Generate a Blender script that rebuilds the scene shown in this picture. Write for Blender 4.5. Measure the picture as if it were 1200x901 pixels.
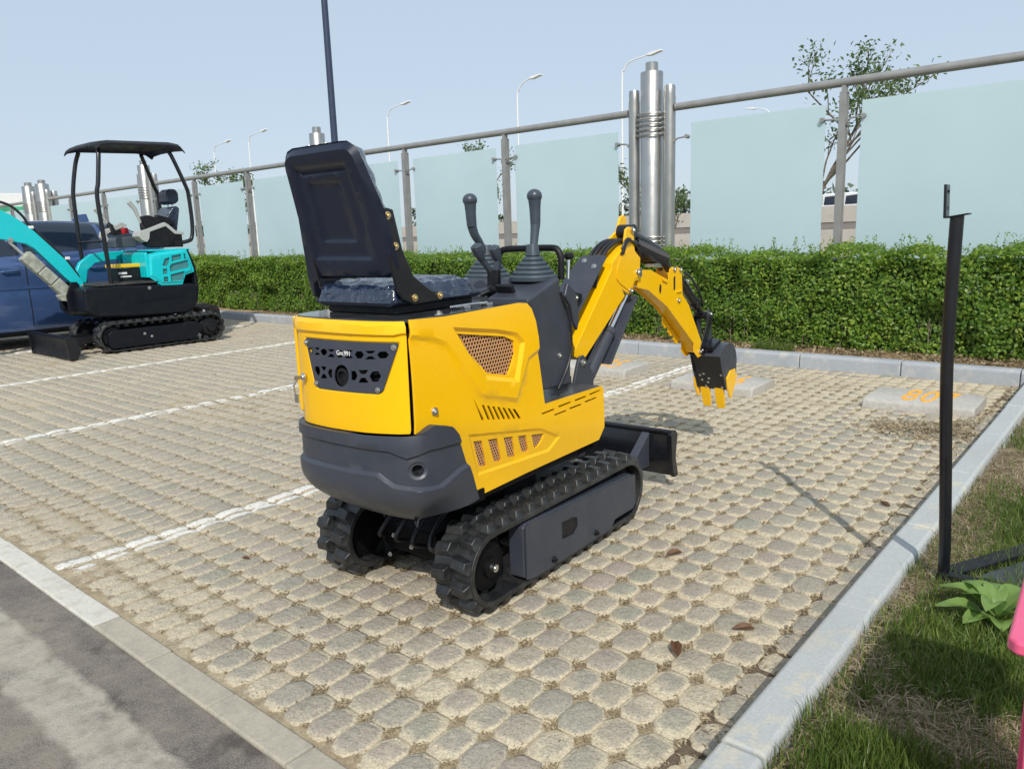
import bpy, bmesh, math, random
import numpy as np
from mathutils import Vector, Matrix, Quaternion
from mathutils.geometry import delaunay_2d_cdt
for o in list(bpy.data.objects): bpy.data.objects.remove(o, do_unlink=True)
R = math.radians
random.seed(7); rng = np.random.default_rng(7)
C = bpy.context.scene.collection
SC = bpy.context.scene

# ------------------------------------------------------------------ camera, sky, sun, exposure
pitch, roll, yaw = R(11.0779), R(-1.9204), R(40.5098)
fw = Vector((-math.sin(yaw)*math.cos(pitch), math.cos(yaw)*math.cos(pitch), -math.sin(pitch)))
rt0 = Vector((math.cos(yaw), math.sin(yaw), 0)); up0 = rt0.cross(fw)
rt = math.cos(roll)*rt0 + math.sin(roll)*up0; up = -math.sin(roll)*rt0 + math.cos(roll)*up0
cd = bpy.data.cameras.new('camera'); cam = bpy.data.objects.new('camera', cd); C.objects.link(cam)
m = Matrix.Identity(4)
for i in range(3): m[i][0], m[i][1], m[i][2] = rt[i], up[i], -fw[i]
m[2][3] = 1.5
cam.matrix_world = m
cd.sensor_width = 36; cd.lens = 894.67/1200*36; cd.clip_start = .05; cd.clip_end = 3000
SC.camera = cam
SUN_EL, SUN_AZ = R(41), math.atan2(.665, -.747)      # azimuth clockwise from +Y
w = bpy.data.worlds.new('World'); SC.world = w; w.use_nodes = True
nt = w.node_tree; bg = nt.nodes['Background']
sky = nt.nodes.new('ShaderNodeTexSky'); sky.sky_type = 'NISHITA'; sky.sun_disc = False
sky.sun_elevation = SUN_EL; sky.sun_rotation = SUN_AZ
sky.air_density = 1.0; sky.dust_density = 1.2; sky.ozone_density = 2.0
hz = nt.nodes.new('ShaderNodeMix'); hz.data_type = 'RGBA'; hz.blend_type = 'MIX'; hz.inputs[0].default_value = .74      # milky daylight haze, even over the whole sky
hz.inputs[7].default_value = (5.3, 6.2, 7.2, 1)
nt.links.new(sky.outputs[0], hz.inputs[6]); nt.links.new(hz.outputs[2], bg.inputs[0]); bg.inputs[1].default_value = .10
sd = bpy.data.lights.new('sun', 'SUN'); sd.energy = 2.9; sd.angle = R(.6); sd.color = (1, .95, .87)
so = bpy.data.objects.new('sun', sd); C.objects.link(so)
sv = Vector((.665*math.cos(SUN_EL), -.747*math.cos(SUN_EL), math.sin(SUN_EL)))
so.rotation_euler = sv.to_track_quat('Z', 'Y').to_euler(); so.location = (5, -6, 8)
SC.view_settings.view_transform = 'Standard'; SC.view_settings.look = 'None'
SC.view_settings.exposure = 0.25; SC.view_settings.gamma = 1
SC.render.engine = 'CYCLES'

# ------------------------------------------------------------------ materials
def nodes(name):
    mt = bpy.data.materials.new(name); mt.use_nodes = True
    return mt, mt.node_tree, mt.node_tree.nodes['Principled BSDF']
def N(t, typ, **k):
    n = t.nodes.new(typ)
    for a, b in k.items(): setattr(n, a, b)
    return n
def math_(t, op, a, b=None, c=None, clamp=False):
    n = N(t, 'ShaderNodeMath', operation=op); n.use_clamp = clamp
    for i, x in enumerate((a, b, c)):
        if x is None: continue
        if isinstance(x, (int, float)): n.inputs[i].default_value = x
        else: t.links.new(x, n.inputs[i])
    return n.outputs[0]
def noise(t, vec, scale, detail=3, rough=.55, out=0):
    n = N(t, 'ShaderNodeTexNoise'); n.inputs['Scale'].default_value = scale
    n.inputs['Detail'].default_value = detail; n.inputs['Roughness'].default_value = rough
    if vec is not None: t.links.new(vec, n.inputs['Vector'])
    return n.outputs[out]
def mapr(t, v, a, b, c=0., d=1.):
    n = N(t, 'ShaderNodeMapRange'); t.links.new(v, n.inputs[0])
    for i, x in enumerate((a, b, c, d)): n.inputs[i+1].default_value = x
    return n.outputs[0]
def mixc(t, f, a, b, mode='MIX'):
    n = N(t, 'ShaderNodeMix', data_type='RGBA', blend_type=mode)
    if isinstance(f, (int, float)): n.inputs[0].default_value = f
    else: t.links.new(f, n.inputs[0])
    for i, x in ((6, a), (7, b)):
        if isinstance(x, tuple): n.inputs[i].default_value = (*x[:3], 1)
        else: t.links.new(x, n.inputs[i])
    return n.outputs[2]
def bump(t, bs, h, strength=.3, dist=.01):
    n = N(t, 'ShaderNodeBump'); n.inputs['Strength'].default_value = strength; n.inputs['Distance'].default_value = dist
    t.links.new(h, n.inputs['Height']); t.links.new(n.outputs[0], bs.inputs['Normal'])
def MAT(name, col, rough=.5, metal=0., var=.06, vs=6., bs_=0., bsc=60., bd=.004, coat=0., dust=0., dustcol=(.33,.28,.2), spec=.5, trans=0., sss=0):
    mt, t, b = nodes(name)
    pos = N(t, 'ShaderNodeTexCoord').outputs['Object']
    n1 = noise(t, pos, vs, 4)
    c = mixc(t, mapr(t, n1, .3, .7), tuple(x*(1-var) for x in col), tuple(min(1, x*(1+var)) for x in col))
    if dust:
        n2 = noise(t, pos, 9, 6, .7)
        c = mixc(t, mapr(t, n2, .45, .75, 0, dust), c, dustcol)
    t.links.new(c, b.inputs['Base Color'])
    t.links.new(mapr(t, noise(t, pos, vs*2.3, 5), .3, .7, max(.02, rough-.08), min(1, rough+.08)), b.inputs['Roughness'])
    b.inputs['Metallic'].default_value = metal
    b.inputs['Specular IOR Level'].default_value = spec
    if coat: b.inputs['Coat Weight'].default_value = coat; b.inputs['Coat Roughness'].default_value = .06
    if trans: b.inputs['Transmission Weight'].default_value = trans
    if bs_: bump(t, b, noise(t, pos, bsc, 4, .6), bs_, bd)
    return mt
YEL = MAT('yellow_paint', (.97, .535, .002), .27, var=.02, vs=3, bs_=.03, bsc=180, coat=.25, dust=.03, dustcol=(.5,.36,.12), spec=.35)
GREY = MAT('charcoal_paint', (.040, .047, .064), .42, var=.06, bs_=.10, bsc=260, bd=.002, dust=.05)
PLATEG = MAT('slate_painted_plate', (.045, .052, .075), .45, var=.06, dust=.06)
BLK = MAT('black_paint', (.006, .007, .011), .3, var=.1, coat=.1, dust=.02)
BLKM = MAT('matt_black_paint', (.007, .008, .011), .5, dust=.04, spec=.3)
UNDR = MAT('black_underside_paint', (.004, .004, .005), .6, dust=.06, dustcol=(.05, .045, .04), spec=.15)
BODYB = MAT('black_machine_paint', (.005, .007, .012), .4, dust=.02, spec=.25)
RUB = MAT('track_rubber', (.012, .013, .014), .42, var=.25, vs=25, bs_=.5, bsc=110, bd=.003, dust=.65, dustcol=(.085,.088,.085), spec=.6)
RUBM = MAT('muddy_track_rubber', (.07, .055, .045), .9, var=.3, vs=12, dust=.6, dustcol=(.16,.12,.09))
HOSE = MAT('hose_rubber', (.014, .014, .017), .45)
PLAS = MAT('grey_rubber_boot', (.055, .075, .092), .5, var=.08, bs_=.06, bsc=200)
LEVM = MAT('lever_grip_plastic', (.05, .065, .085), .33, var=.05)
STEEL = MAT('zinc_plated_steel', (.62, .62, .6), .3, 1.0)
CHR = MAT('chromed_rod', (.8, .8, .82), .1, 1.0)
BRASS = MAT('yellow_zinc_bolt', (.75, .6, .35), .35, 1.0)
COP = MAT('perforated_tan_mesh', (.62, .33, .15), .5, .15, var=.08)
SEATM = MAT('navy_seat_shell', (.005, .011, .030), .38, var=.08, coat=.15, dust=.0)
DARK = MAT('dark_interior', (.006, .006, .007), .8)
GRN = MAT('green_indicator', (.02, .45, .15), .4)
RED = MAT('red_plastic', (.5, .02, .03), .4)
STAIN = MAT('brushed_stainless_steel', (.50, .49, .46), .36, 1.0, var=.12, vs=2, dust=.1)
RAILM = MAT('grey_fence_metal', (.30, .30, .29), .4, .25, var=.12)
TEAL = MAT('turquoise_paint', (.0, .56, .62), .3, var=.03, coat=.4, dust=.03)
TEALD = MAT('dark_teal_mesh', (.05, .22, .24), .6)  # darker teal for the mesh behind the engine cover openings
LGREY = MAT('light_grey_plastic', (.42, .44, .42), .45)
BLUE = MAT('blue_car_paint', (.06, .115, .27), .2, .3, var=.03, coat=1.0)
GLASSD = MAT('tinted_car_glass', (.012, .022, .04), .06, var=.0, coat=.6)
WHITE = MAT('white_paint', (.78, .79, .78), .4)
PINK = MAT('pink_painted_metal', (.80, .11, .23), .4, var=.04, coat=.2, dust=.03)
FOAM = MAT('dirty_foam_wrap', (.34, .36, .3), .7, var=.35, vs=14, bs_=.3, bsc=20)
BARK = MAT('grey_brown_bark', (.16, .13, .1), .9, var=.3, vs=30)
LAMPP = MAT('navy_painted_pole', (.03, .045, .09), .4)
YEL2 = MAT('yellow_cover', (.85, .55, .02), .4)
RUBMAT = MAT('black_rubber_floor_mat', (.03, .03, .033), .55, bs_=.5, bsc=70, dust=.35, dustcol=(.2,.18,.15))
BROWN = MAT('brown_wood_hoarding', (.36, .2, .12), .8)
GREENN = MAT('green_safety_net', (.06, .4, .22), .8, var=.3, vs=2)

def plastic_wrap():
    mt, t, b = nodes('crinkled_plastic_over_navy_cushion')
    pos = N(t, 'ShaderNodeTexCoord').outputs['Object']
    mp = N(t, 'ShaderNodeMapping'); mp.inputs['Scale'].default_value = (1, .55, 1.7); t.links.new(pos, mp.inputs[0])
    n1 = noise(t, mp.outputs[0], 11, 2, .5); n2 = noise(t, mp.outputs[0], 27, 2, .5)
    r1 = math_(t, 'ABSOLUTE', math_(t, 'SUBTRACT', n1, .5)); r2 = math_(t, 'ABSOLUTE', math_(t, 'SUBTRACT', n2, .5))
    h = math_(t, 'SUBTRACT', 1, math_(t, 'ADD', math_(t, 'MULTIPLY', r1, 3.2), math_(t, 'MULTIPLY', r2, 1.5)))
    c = mixc(t, mapr(t, h, .90, 1, 0, .35), (.012, .022, .05), (.2, .27, .36))  # streak highlights of the plastic put into the colour along the crease ridges
    t.links.new(c, b.inputs['Base Color'])
    b.inputs['Roughness'].default_value = .16; b.inputs['Specular IOR Level'].default_value = .7
    b.inputs['Coat Weight'].default_value = .4; b.inputs['Coat Roughness'].default_value = .08
    n = N(t, 'ShaderNodeBump'); n.inputs['Strength'].default_value = .8; n.inputs['Distance'].default_value = .006
    t.links.new(h, n.inputs['Height']); t.links.new(n.outputs[0], b.inputs['Normal']); t.links.new(n.outputs[0], b.inputs['Coat Normal'])
    return mt
WRAP = plastic_wrap()

PX, PY, X0, Y0 = .1225, .1662, -3.9, 1.185
def paver_mat():
    mt, t, b = nodes('weathered_grass_paver_concrete')
    pos = N(t, 'ShaderNodeNewGeometry').outputs['Position']
    s = N(t, 'ShaderNodeSeparateXYZ'); t.links.new(pos, s.inputs[0]); x, y, z = s.outputs
    cx = math_(t, 'FLOOR', math_(t, 'DIVIDE', math_(t, 'SUBTRACT', x, X0), PX))
    cy = math_(t, 'FLOOR', math_(t, 'DIVIDE', math_(t, 'SUBTRACT', y, Y0), PY))
    cv = N(t, 'ShaderNodeCombineXYZ'); t.links.new(cx, cv.inputs[0]); t.links.new(cy, cv.inputs[1])
    wn = N(t, 'ShaderNodeTexWhiteNoise'); t.links.new(cv.outputs[0], wn.inputs[0])
    rp = N(t, 'ShaderNodeValToRGB'); e = rp.color_ramp.elements
    e[0].color = (.25, .27, .23, 1); e[1].color = (.40, .36, .30, 1); e[1].position = 1
    for p, c in ((.2, (.36, .33, .28)), (.45, (.29, .285, .26)), (.6, (.35, .30, .28)), (.8, (.27, .29, .26))):
        q = rp.color_ramp.elements.new(p); q.color = (*c, 1)
    t.links.new(wn.outputs[0], rp.inputs[0])
    big = noise(t, pos, .55, 4, .6); mid = noise(t, pos, 5, 5, .65); fine = noise(t, pos, 120, 4, .7)
    c = mixc(t, mapr(t, big, .35, .68, 0, .35), rp.outputs[0], (.46, .41, .32))
    # the stretch towards the far left is greyer, the one by the kerb sandier
    c = mixc(t, mapr(t, x, -5.5, -1.5, .55, 0), c, (.36, .335, .285))
    c = mixc(t, mapr(t, noise(t, pos, 1.1, 5, .65), .50, .70, 0, .5), c, (.27, .25, .22))
    c = mixc(t, mapr(t, mid, .42, .62, 0, .35), c, (.34, .31, .25))
    dn = math_(t, 'ADD', z, math_(t, 'MULTIPLY', math_(t, 'SUBTRACT', noise(t, pos, 22, 5, .7), .5), .012))
    c = mixc(t, mapr(t, dn, -.0040, .0004, .85, 0), c, mixc(t, mapr(t, x, -5, -1.5), (.45, .405, .325), (.56, .50, .375)))
    c = mixc(t, mapr(t, noise(t, pos, 45, 6, .75), .52, .66, 0, .55), c, (.27, .24, .19))
    c = mixc(t, mapr(t, z, -.016, -.0095, .3, 0), c, (.42, .35, .24))
    c = mixc(t, .75, c, mapr(t, fine, .32, .68, .55, 1.3), 'MULTIPLY'); c = mixc(t, 1, c, (1.16, 1.13, 1.07), 'MULTIPLY')
    sp = noise(t, pos, 260, 2, .9)
    c = mixc(t, mapr(t, sp, .60, .68, 0, .6), c, (.16, .13, .10)); c = mixc(t, mapr(t, sp, .30, .38, .45, 0), c, (.60, .53, .42))
    # painted bay lines, worn
    edge = math_(t, 'MULTIPLY', math_(t, 'SUBTRACT', noise(t, pos, 16, 4), .5), .06)
    m = None
    for xl in (X0, X0-25*PX, X0-50*PX, X0-75*PX):
        d0 = math_(t, 'ABSOLUTE', math_(t, 'SUBTRACT', x, xl)); d = math_(t, 'ABSOLUTE', math_(t, 'SUBTRACT', math_(t, 'ADD', x, edge), xl))
        k = math_(t, 'MULTIPLY', math_(t, 'LESS_THAN', d, .066), math_(t, 'GREATER_THAN', d0, .012))
        m = k if m is None else math_(t, 'MAXIMUM', m, k)
    m = math_(t, 'MULTIPLY', m, math_(t, 'GREATER_THAN', z, -.0135))
    m = math_(t, 'MULTIPLY', m, math_(t, 'LESS_THAN', y, 7.75))
    wear = mapr(t, noise(t, pos, 30, 5, .7),   .34, .48, .25, 1)
    m = math_(t, 'MULTIPLY', m, wear)
    c = mixc(t, m, c, (.74, .72, .66))
    t.links.new(c, b.inputs['Base Color']); b.inputs['Roughness'].default_value = .92; b.inputs['Specular IOR Level'].default_value = .25
    bump(t, b, math_(t, 'ADD', fine, math_(t, 'MULTIPLY', noise(t, pos, 35, 4), 2.2)), .9, .005)
    return mt
PAV = paver_mat()
def ground_mat(name, cols, scales=(1.5, 14, 90), rough=.95, bstr=.7, bdist=.012):
    mt, t, b = nodes(name)
    pos = N(t, 'ShaderNodeNewGeometry').outputs['Position']
    a = mapr(t, noise(t, pos, scales[0], 5, .6), .35, .65); c = mixc(t, a, cols[0], cols[1])
    c = mixc(t, mapr(t, noise(t, pos, scales[1], 6, .7), .45, .65, 0, .8), c, cols[2])
    f = noise(t, pos, scales[2], 5, .75)
    c = mixc(t, .6, c, mapr(t, f, .3, .7, .6, 1.35), 'MULTIPLY')
    t.links.new(c, b.inputs['Base Color']); b.inputs['Roughness'].default_value = rough; b.inputs['Specular IOR Level'].default_value = .2
    bump(t, b, math_(t, 'ADD', f, noise(t, pos, scales[2]*.3, 4)), bstr, bdist)
    return mt
SOIL = ground_mat('sandy_soil_with_debris', ((.50, .43, .30), (.44, .36, .24), (.30, .23, .15)))
DIRT = ground_mat('dark_dirt', ((.16, .12, .085), (.22, .17, .12), (.10, .075, .05)), (3, 20, 120))
BEDS = ground_mat('straw_coloured_bed', ((.42, .31, .19), (.36, .25, .15), (.22, .15, .09)), (2, 25, 90))
VERG = ground_mat('verge_soil', ((.33, .26, .16), (.22, .18, .10), (.13, .13, .06)), (2, 16, 90))
FIELD = ground_mat('far_ground', ((.30, .26, .19), (.25, .24, .15), (.2, .19, .12)), (.1, 1, 8))
def asphalt():
    mt, t, b = nodes('worn_asphalt')
    pos = N(t, 'ShaderNodeNewGeometry').outputs['Position']
    s = N(t, 'ShaderNodeSeparateXYZ'); t.links.new(pos, s.inputs[0]); x, y, z = s.outputs
    v = N(t, 'ShaderNodeTexVoronoi'); v.inputs['Scale'].default_value = 170; t.links.new(pos, v.inputs['Vector'])
    g = noise(t, pos, 200, 3, .8)
    c = mixc(t, mapr(t, v.outputs['Distance'], .1, .6), (.235, .21, .185), (.125, .11, .097))
    c = mixc(t, mapr(t, g, .56, .7, 0, .7), c, (.32, .28, .25))
    c = mixc(t, mapr(t, noise(t, pos, 2.6, 7, .7), .42, .66, 0, .75), c, (.34, .295, .235))
    c = mixc(t, mapr(t, noise(t, pos, 4.2, 4, .6), .60, .70, 0, .7), c, (.07, .058, .052))
    # old line of paint, worn into the asphalt, running along the paving
    e = math_(t, 'MULTIPLY', math_(t, 'SUBTRACT', noise(t, pos, 7, 6, .6), .5), .09)
    d = math_(t, 'ABSOLUTE', math_(t, 'SUBTRACT', math_(t, 'ADD', y, e), .775))
    m = math_(t, 'MULTIPLY', mapr(t, d, .085, .11, 1, 0), mapr(t, noise(t, pos, 8, 7, .75), .36, .58, .3, .9))
    c = mixc(t, m, c, (.44, .40, .33))
    t.links.new(c, b.inputs['Base Color']); b.inputs['Roughness'].default_value = .9; b.inputs['Specular IOR Level'].default_value = .3
    bump(t, b, math_(t, 'ADD', math_(t, 'MULTIPLY', v.outputs['Distance'], -1), g), .5, .003)
    return mt
ASPH = asphalt()
def stone_mat(name, base, patch, dark, thr=(.48, .56), sc=7):
    mt, t, b = nodes(name)
    pos = N(t, 'ShaderNodeNewGeometry').outputs['Position']
    n1 = noise(t, pos, sc, 7, .68)
    c = mixc(t, mapr(t, n1, *thr), base, patch)
    c = mixc(t, mapr(t, noise(t, pos, 2.5, 4), .5, .7, 0, .5), c, dark)
    c = mixc(t, .5, c, mapr(t, noise(t, pos, 90, 4, .7), .3, .7, .75, 1.2), 'MULTIPLY')
    t.links.new(c, b.inputs['Base Color']); b.inputs['Roughness'].default_value = .85; b.inputs['Specular IOR Level'].default_value = .3
    bump(t, b, math_(t, 'ADD', n1, noise(t, pos, 80, 4, .7)), .35, .004)
    return mt
KERB = stone_mat('chipped_grey_kerb_paint', (.44, .465, .46), (.54, .52, .44), (.34, .36, .36), (.54, .6), 5)
KERBB = stone_mat('grey_concrete_kerb', (.36, .385, .41), (.48, .47, .44), (.28, .29, .31), (.52, .66))
BORD = stone_mat('bare_border_concrete', (.43, .39, .31), (.36, .33, .27), (.26, .23, .19), (.45, .65), 12)
BORDW = stone_mat('whitewashed_border_concrete', (.60, .58, .51), (.52, .49, .42), (.45, .42, .36), (.5, .62), 12)
STOP = stone_mat('pale_concrete_wheel_stop', (.48, .46, .42), (.40, .38, .34), (.36, .33, .28), (.45, .65), 25)
WALLC = stone_mat('pale_concrete_wall', (.50, .46, .42), (.44, .40, .37), (.4, .36, .33), (.4, .7), 1)
WALLD = stone_mat('dark_concrete_band', (.22, .2, .19), (.25, .23, .21), (.2, .19, .17), (.4, .7), 1)
ORNG = MAT('orange_spray_paint', (.85, .42, .06), .7, var=.2, vs=60)
def leafmat(name, c1, c2, c3, tr=.35):
    mt, t, b = nodes(name)
    g = N(t, 'ShaderNodeNewGeometry')
    rp = N(t, 'ShaderNodeValToRGB'); e = rp.color_ramp.elements
    e[0].color = (*c1, 1); e[1].color = (*c3, 1); q = e.new(.55); q.color = (*c2, 1)
    t.links.new(g.outputs['Random Per Island'], rp.inputs[0])
    big = noise(t, g.outputs['Position'], 1.6, 4)
    c = mixc(t, mapr(t, big, .4, .62, 0, .45), rp.outputs[0], c1)
    t.links.new(c, b.inputs['Base Color']); b.inputs['Roughness'].default_value = .45; b.inputs['Specular IOR Level'].default_value = .45
    ts = N(t, 'ShaderNodeBsdfTranslucent'); t.links.new(mixc(t, .5, c, c3), ts.inputs[0])
    mx = N(t, 'ShaderNodeMixShader'); mx.inputs[0].default_value = tr
    out = t.nodes['Material Output']
    t.links.new(b.outputs[0], mx.inputs[1]); t.links.new(ts.outputs[0], mx.inputs[2]); t.links.new(mx.outputs[0], out.inputs[0])
    return mt
HLEAF = leafmat('privet_leaves', (.06, .14, .018), (.17, .31, .035), (.40, .52, .075), .45)
TLEAF = leafmat('tree_leaves', (.07, .12, .04), (.12, .19, .06), (.2, .28, .09), .45)
GRASS = leafmat('grass_blades', (.06, .11, .018), (.12, .20, .035), (.26, .32, .08))
STRAW = leafmat('dry_straw', (.22, .165, .09), (.38, .30, .18), (.52, .42, .27), .15)
DEBR = leafmat('dead_leaf_bits', (.20, .145, .08), (.38, .30, .18), (.56, .47, .30), .1)
PLEAF = leafmat('broad_weed_leaves', (.17, .28, .07), (.22, .35, .09), (.28, .42, .12), .35)
FLEAF = leafmat('far_tree_leaves', (.06, .085, .05), (.08, .11, .06), (.11, .14, .08), .1)
DRYL = MAT('dry_brown_leaf', (.14, .07, .035), .7, var=.4, vs=30)
def frosted():
    mt, t, b = nodes('frosted_teal_glass')
    pos = N(t, 'ShaderNodeNewGeometry').outputs['Position']
    n = noise(t, pos, .5, 3)
    c = mixc(t, mapr(t, n, .35, .65), (.65, .80, .83), (.70, .84, .87))
    t.links.new(c, b.inputs['Base Color']); b.inputs['Roughness'].default_value = .3; b.inputs['Specular IOR Level'].default_value = .4
    ts = N(t, 'ShaderNodeBsdfTranslucent'); t.links.new(c, ts.inputs[0])
    mx = N(t, 'ShaderNodeMixShader'); mx.inputs[0].default_value = .38
    tp = N(t, 'ShaderNodeBsdfTransparent'); m2 = N(t, 'ShaderNodeMixShader'); m2.inputs[0].default_value = .12
    t.links.new(b.outputs[0], mx.inputs[1]); t.links.new(ts.outputs[0], mx.inputs[2])
    t.links.new(mx.outputs[0], m2.inputs[1]); t.links.new(tp.outputs[0], m2.inputs[2])
    t.links.new(m2.outputs[0], t.nodes['Material Output'].inputs[0])
    return mt
FROST = frosted()

# ------------------------------------------------------------------ mesh helpers
def finish(me, mat, smooth=40):
    me.materials.append(mat)
    if smooth:
        me.polygons.foreach_set('use_smooth', [True]*len(me.polygons))
        me.set_sharp_from_angle(angle=R(smooth))
    me.update()
def link(name, me, parent=None, loc=None):
    o = bpy.data.objects.new(name, me); C.objects.link(o)
    if parent is not None: o.parent = parent
    if loc is not None: o.location = loc
    return o
def tag(o, label=None, cat=None, group=None, kind=None):
    for k, v in (('label', label), ('category', cat), ('group', group), ('kind', kind)):
        if v: o[k] = v
    return o
def thing(name, label, cat, loc=(0, 0, 0), rz=0, group=None):
    o = bpy.data.objects.new(name, None); C.objects.link(o); o.empty_display_size = .1
    o.location = loc; o.rotation_euler = (0, 0, rz)
    return tag(o, label, cat, group)
def duptree(o, parent=None, loc=None, rz=None):
    c = o.copy(); C.objects.link(c)
    if parent is not None: c.parent = parent
    if loc is not None: c.location = loc
    if rz is not None: c.rotation_euler = (0, 0, rz)
    for ch in list(o.children): duptree(ch, c)
    return c
class MB:
    def __init__(s): s.v = []; s.f = []
    def add(s, vs, fs):
        n = len(s.v); s.v += [tuple(p) for p in vs]; s.f += [tuple(i+n for i in f) for f in fs]; return s
    def box(s, c, d, rot=None):
        h = [x/2 for x in d]
        vs = [Vector((sx*h[0], sy*h[1], sz*h[2])) for sx in (-1, 1) for sy in (-1, 1) for sz in (-1, 1)]
        if rot is not None:
            q = rot if isinstance(rot, (Matrix, Quaternion)) else Matrix.Rotation(rot[1], 3, rot[0])
            vs = [q @ p for p in vs]
        return s.add([p+Vector(c) for p in vs], [(0,1,3,2),(4,6,7,5),(0,4,5,1),(2,3,7,6),(0,2,6,4),(1,5,7,3)])
    def bar(s, a, b, wx, wz, up=(0, 0, 1)):        # square bar from a to b
        a, b = Vector(a), Vector(b); d = (b-a); L = d.length; d.normalize()
        x = d.cross(Vector(up)).normalized(); z = x.cross(d)
        vs = [p+x*sx*wx/2+z*sz*wz/2 for p in (a, b) for sx, sz in ((-1,-1),(1,-1),(1,1),(-1,1))]
        return s.add(vs, [(0,3,2,1),(4,5,6,7),(0,1,5,4),(1,2,6,5),(2,3,7,6),(3,0,4,7)])
    def prism(s, poly, ax, a, b):
        n = len(poly); vs = []
        for t in (a, b):
            for p in poly:
                q = list(p); q.insert(ax, t); vs.append(q)
        return s.add(vs, [tuple(range(n-1, -1, -1)), tuple(range(n, 2*n))]+[(i, (i+1) % n, n+(i+1) % n, n+i) for i in range(n)])
    def tube(s, pts, r, n=10, caps=True):
        pts = [Vector(p) for p in pts]; k = len(pts); rs = r if isinstance(r, (list, tuple)) else [r]*k
        t0 = (pts[1]-pts[0]).normalized(); x = t0.orthogonal().normalized(); base = len(s.v)
        prev = t0
        for i, p in enumerate(pts):
            if i == 0: t = t0
            elif i == k-1: t = (pts[i]-pts[i-1]).normalized()
            else: t = ((pts[i]-pts[i-1]).normalized()+(pts[i+1]-pts[i]).normalized()).normalized()
            x = prev.rotation_difference(t) @ x; prev = t; y = t.cross(x)
            for j in range(n):
                a = 2*math.pi*j/n; s.v.append(tuple(p+(x*math.cos(a)+y*math.sin(a))*rs[i]))
        for i in range(k-1):
            for j in range(n):
                a = base+i*n+j; b = base+i*n+(j+1) % n
                s.f.append((a, b, b+n, a+n))
        if caps: s.f.append(tuple(base+j for j in range(n-1, -1, -1))); s.f.append(tuple(base+(k-1)*n+j for j in range(n)))
        return s
    def cyl(s, a, b, r, r2=None, n=20): return s.tube([a, b], [r, r if r2 is None else r2], n)
    def lathe(s, prof, c=(0, 0, 0), axis=(0, 0, 1), n=20):      # prof: (radius, distance along the axis)
        ax = Vector(axis).normalized(); x = ax.orthogonal().normalized(); y = ax.cross(x); c = Vector(c); base = len(s.v)
        for r, h in prof:
            for j in range(n):
                a = 2*math.pi*j/n; s.v.append(tuple(c+ax*h+(x*math.cos(a)+y*math.sin(a))*max(r, 1e-4)))
        for i in range(len(prof)-1):
            for j in range(n):
                a = base+i*n+j; b = base+i*n+(j+1) % n; s.f.append((a, b, b+n, a+n))
        s.f.append(tuple(base+j for j in range(n-1, -1, -1))); s.f.append(tuple(base+(len(prof)-1)*n+j for j in range(n)))
        return s
    def ball(s, c, r, n=12, sc=(1, 1, 1)):
        pr = [(math.sin(math.pi*i/8)*r, -math.cos(math.pi*i/8)*r) for i in range(9)]
        k = len(s.v); s.lathe(pr, (0, 0, 0), (0, 0, 1), n)
        for i in range(k, len(s.v)): p = s.v[i]; s.v[i] = (c[0]+p[0]*sc[0], c[1]+p[1]*sc[1], c[2]+p[2]*sc[2])
        return s
    def bolt(s, c, axis, r=.012, h=.009):
        ax = Vector(axis).normalized(); c = Vector(c)
        s.cyl(c, c+ax*h*.25, r*1.45, n=14); s.cyl(c+ax*h*.2, c+ax*h, r, n=6); s.cyl(c+ax*h, c+ax*h*1.4, r*.5, n=8)
        return s
    def mesh(s, name, mat, smooth=40):
        me = bpy.data.meshes.new(name); me.from_pydata(s.v, [], s.f)
        bm = bmesh.new(); bm.from_mesh(me); bmesh.ops.recalc_face_normals(bm, faces=bm.faces); bm.to_mesh(me); bm.free()
        finish(me, mat, smooth); return me
    def build(s, name, mat, parent=None, bevel=0., seg=2, smooth=40, label=None):
        o = link(name, s.mesh(name, mat, 0 if bevel else smooth), parent)
        if bevel:
            o.data.polygons.foreach_set('use_smooth', [True]*len(o.data.polygons))
            b = o.modifiers.new('bevel', 'BEVEL'); b.width = bevel; b.segments = seg; b.limit_method = 'ANGLE'; b.angle_limit = R(32)
            b.harden_normals = True; b.use_clamp_overlap = True
        if label: o['label'] = label
        return o
def arc(c, r, a0, a1, n):
    return [(c[0]+r*math.cos(a0+(a1-a0)*i/n), c[1]+r*math.sin(a0+(a1-a0)*i/n)) for i in range(n+1)]
def crom(pts, n=6):
    P = [Vector(p) for p in pts]; P = [P[0]*2-P[1]]+P+[P[-1]*2-P[-2]]; out = []
    for i in range(1, len(P)-2):
        for k in range(n):
            t = k/n; a, b, c, d = P[i-1:i+3]
            out.append(.5*((2*b)+(c-a)*t+(2*a-5*b+4*c-d)*t*t+(3*b-a-3*c+d)*t**3))
    out.append(P[-2]); return out
def sdist(p, poly):
    x, y = p; ins = False; best = 1e9; n = len(poly)
    for i in range(n):
        x1, y1 = poly[i]; x2, y2 = poly[(i+1) % n]
        if (y1 > y) != (y2 > y) and x < (x2-x1)*(y-y1)/(y2-y1)+x1: ins = not ins
        dx, dy = x2-x1, y2-y1; t = max(0, min(1, ((x-x1)*dx+(y-y1)*dy)/(dx*dx+dy*dy+1e-12)))
        best = min(best, (x-x1-t*dx)**2+(y-y1-t*dy)**2)
    return math.sqrt(best)*(1 if ins else -1)
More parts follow.
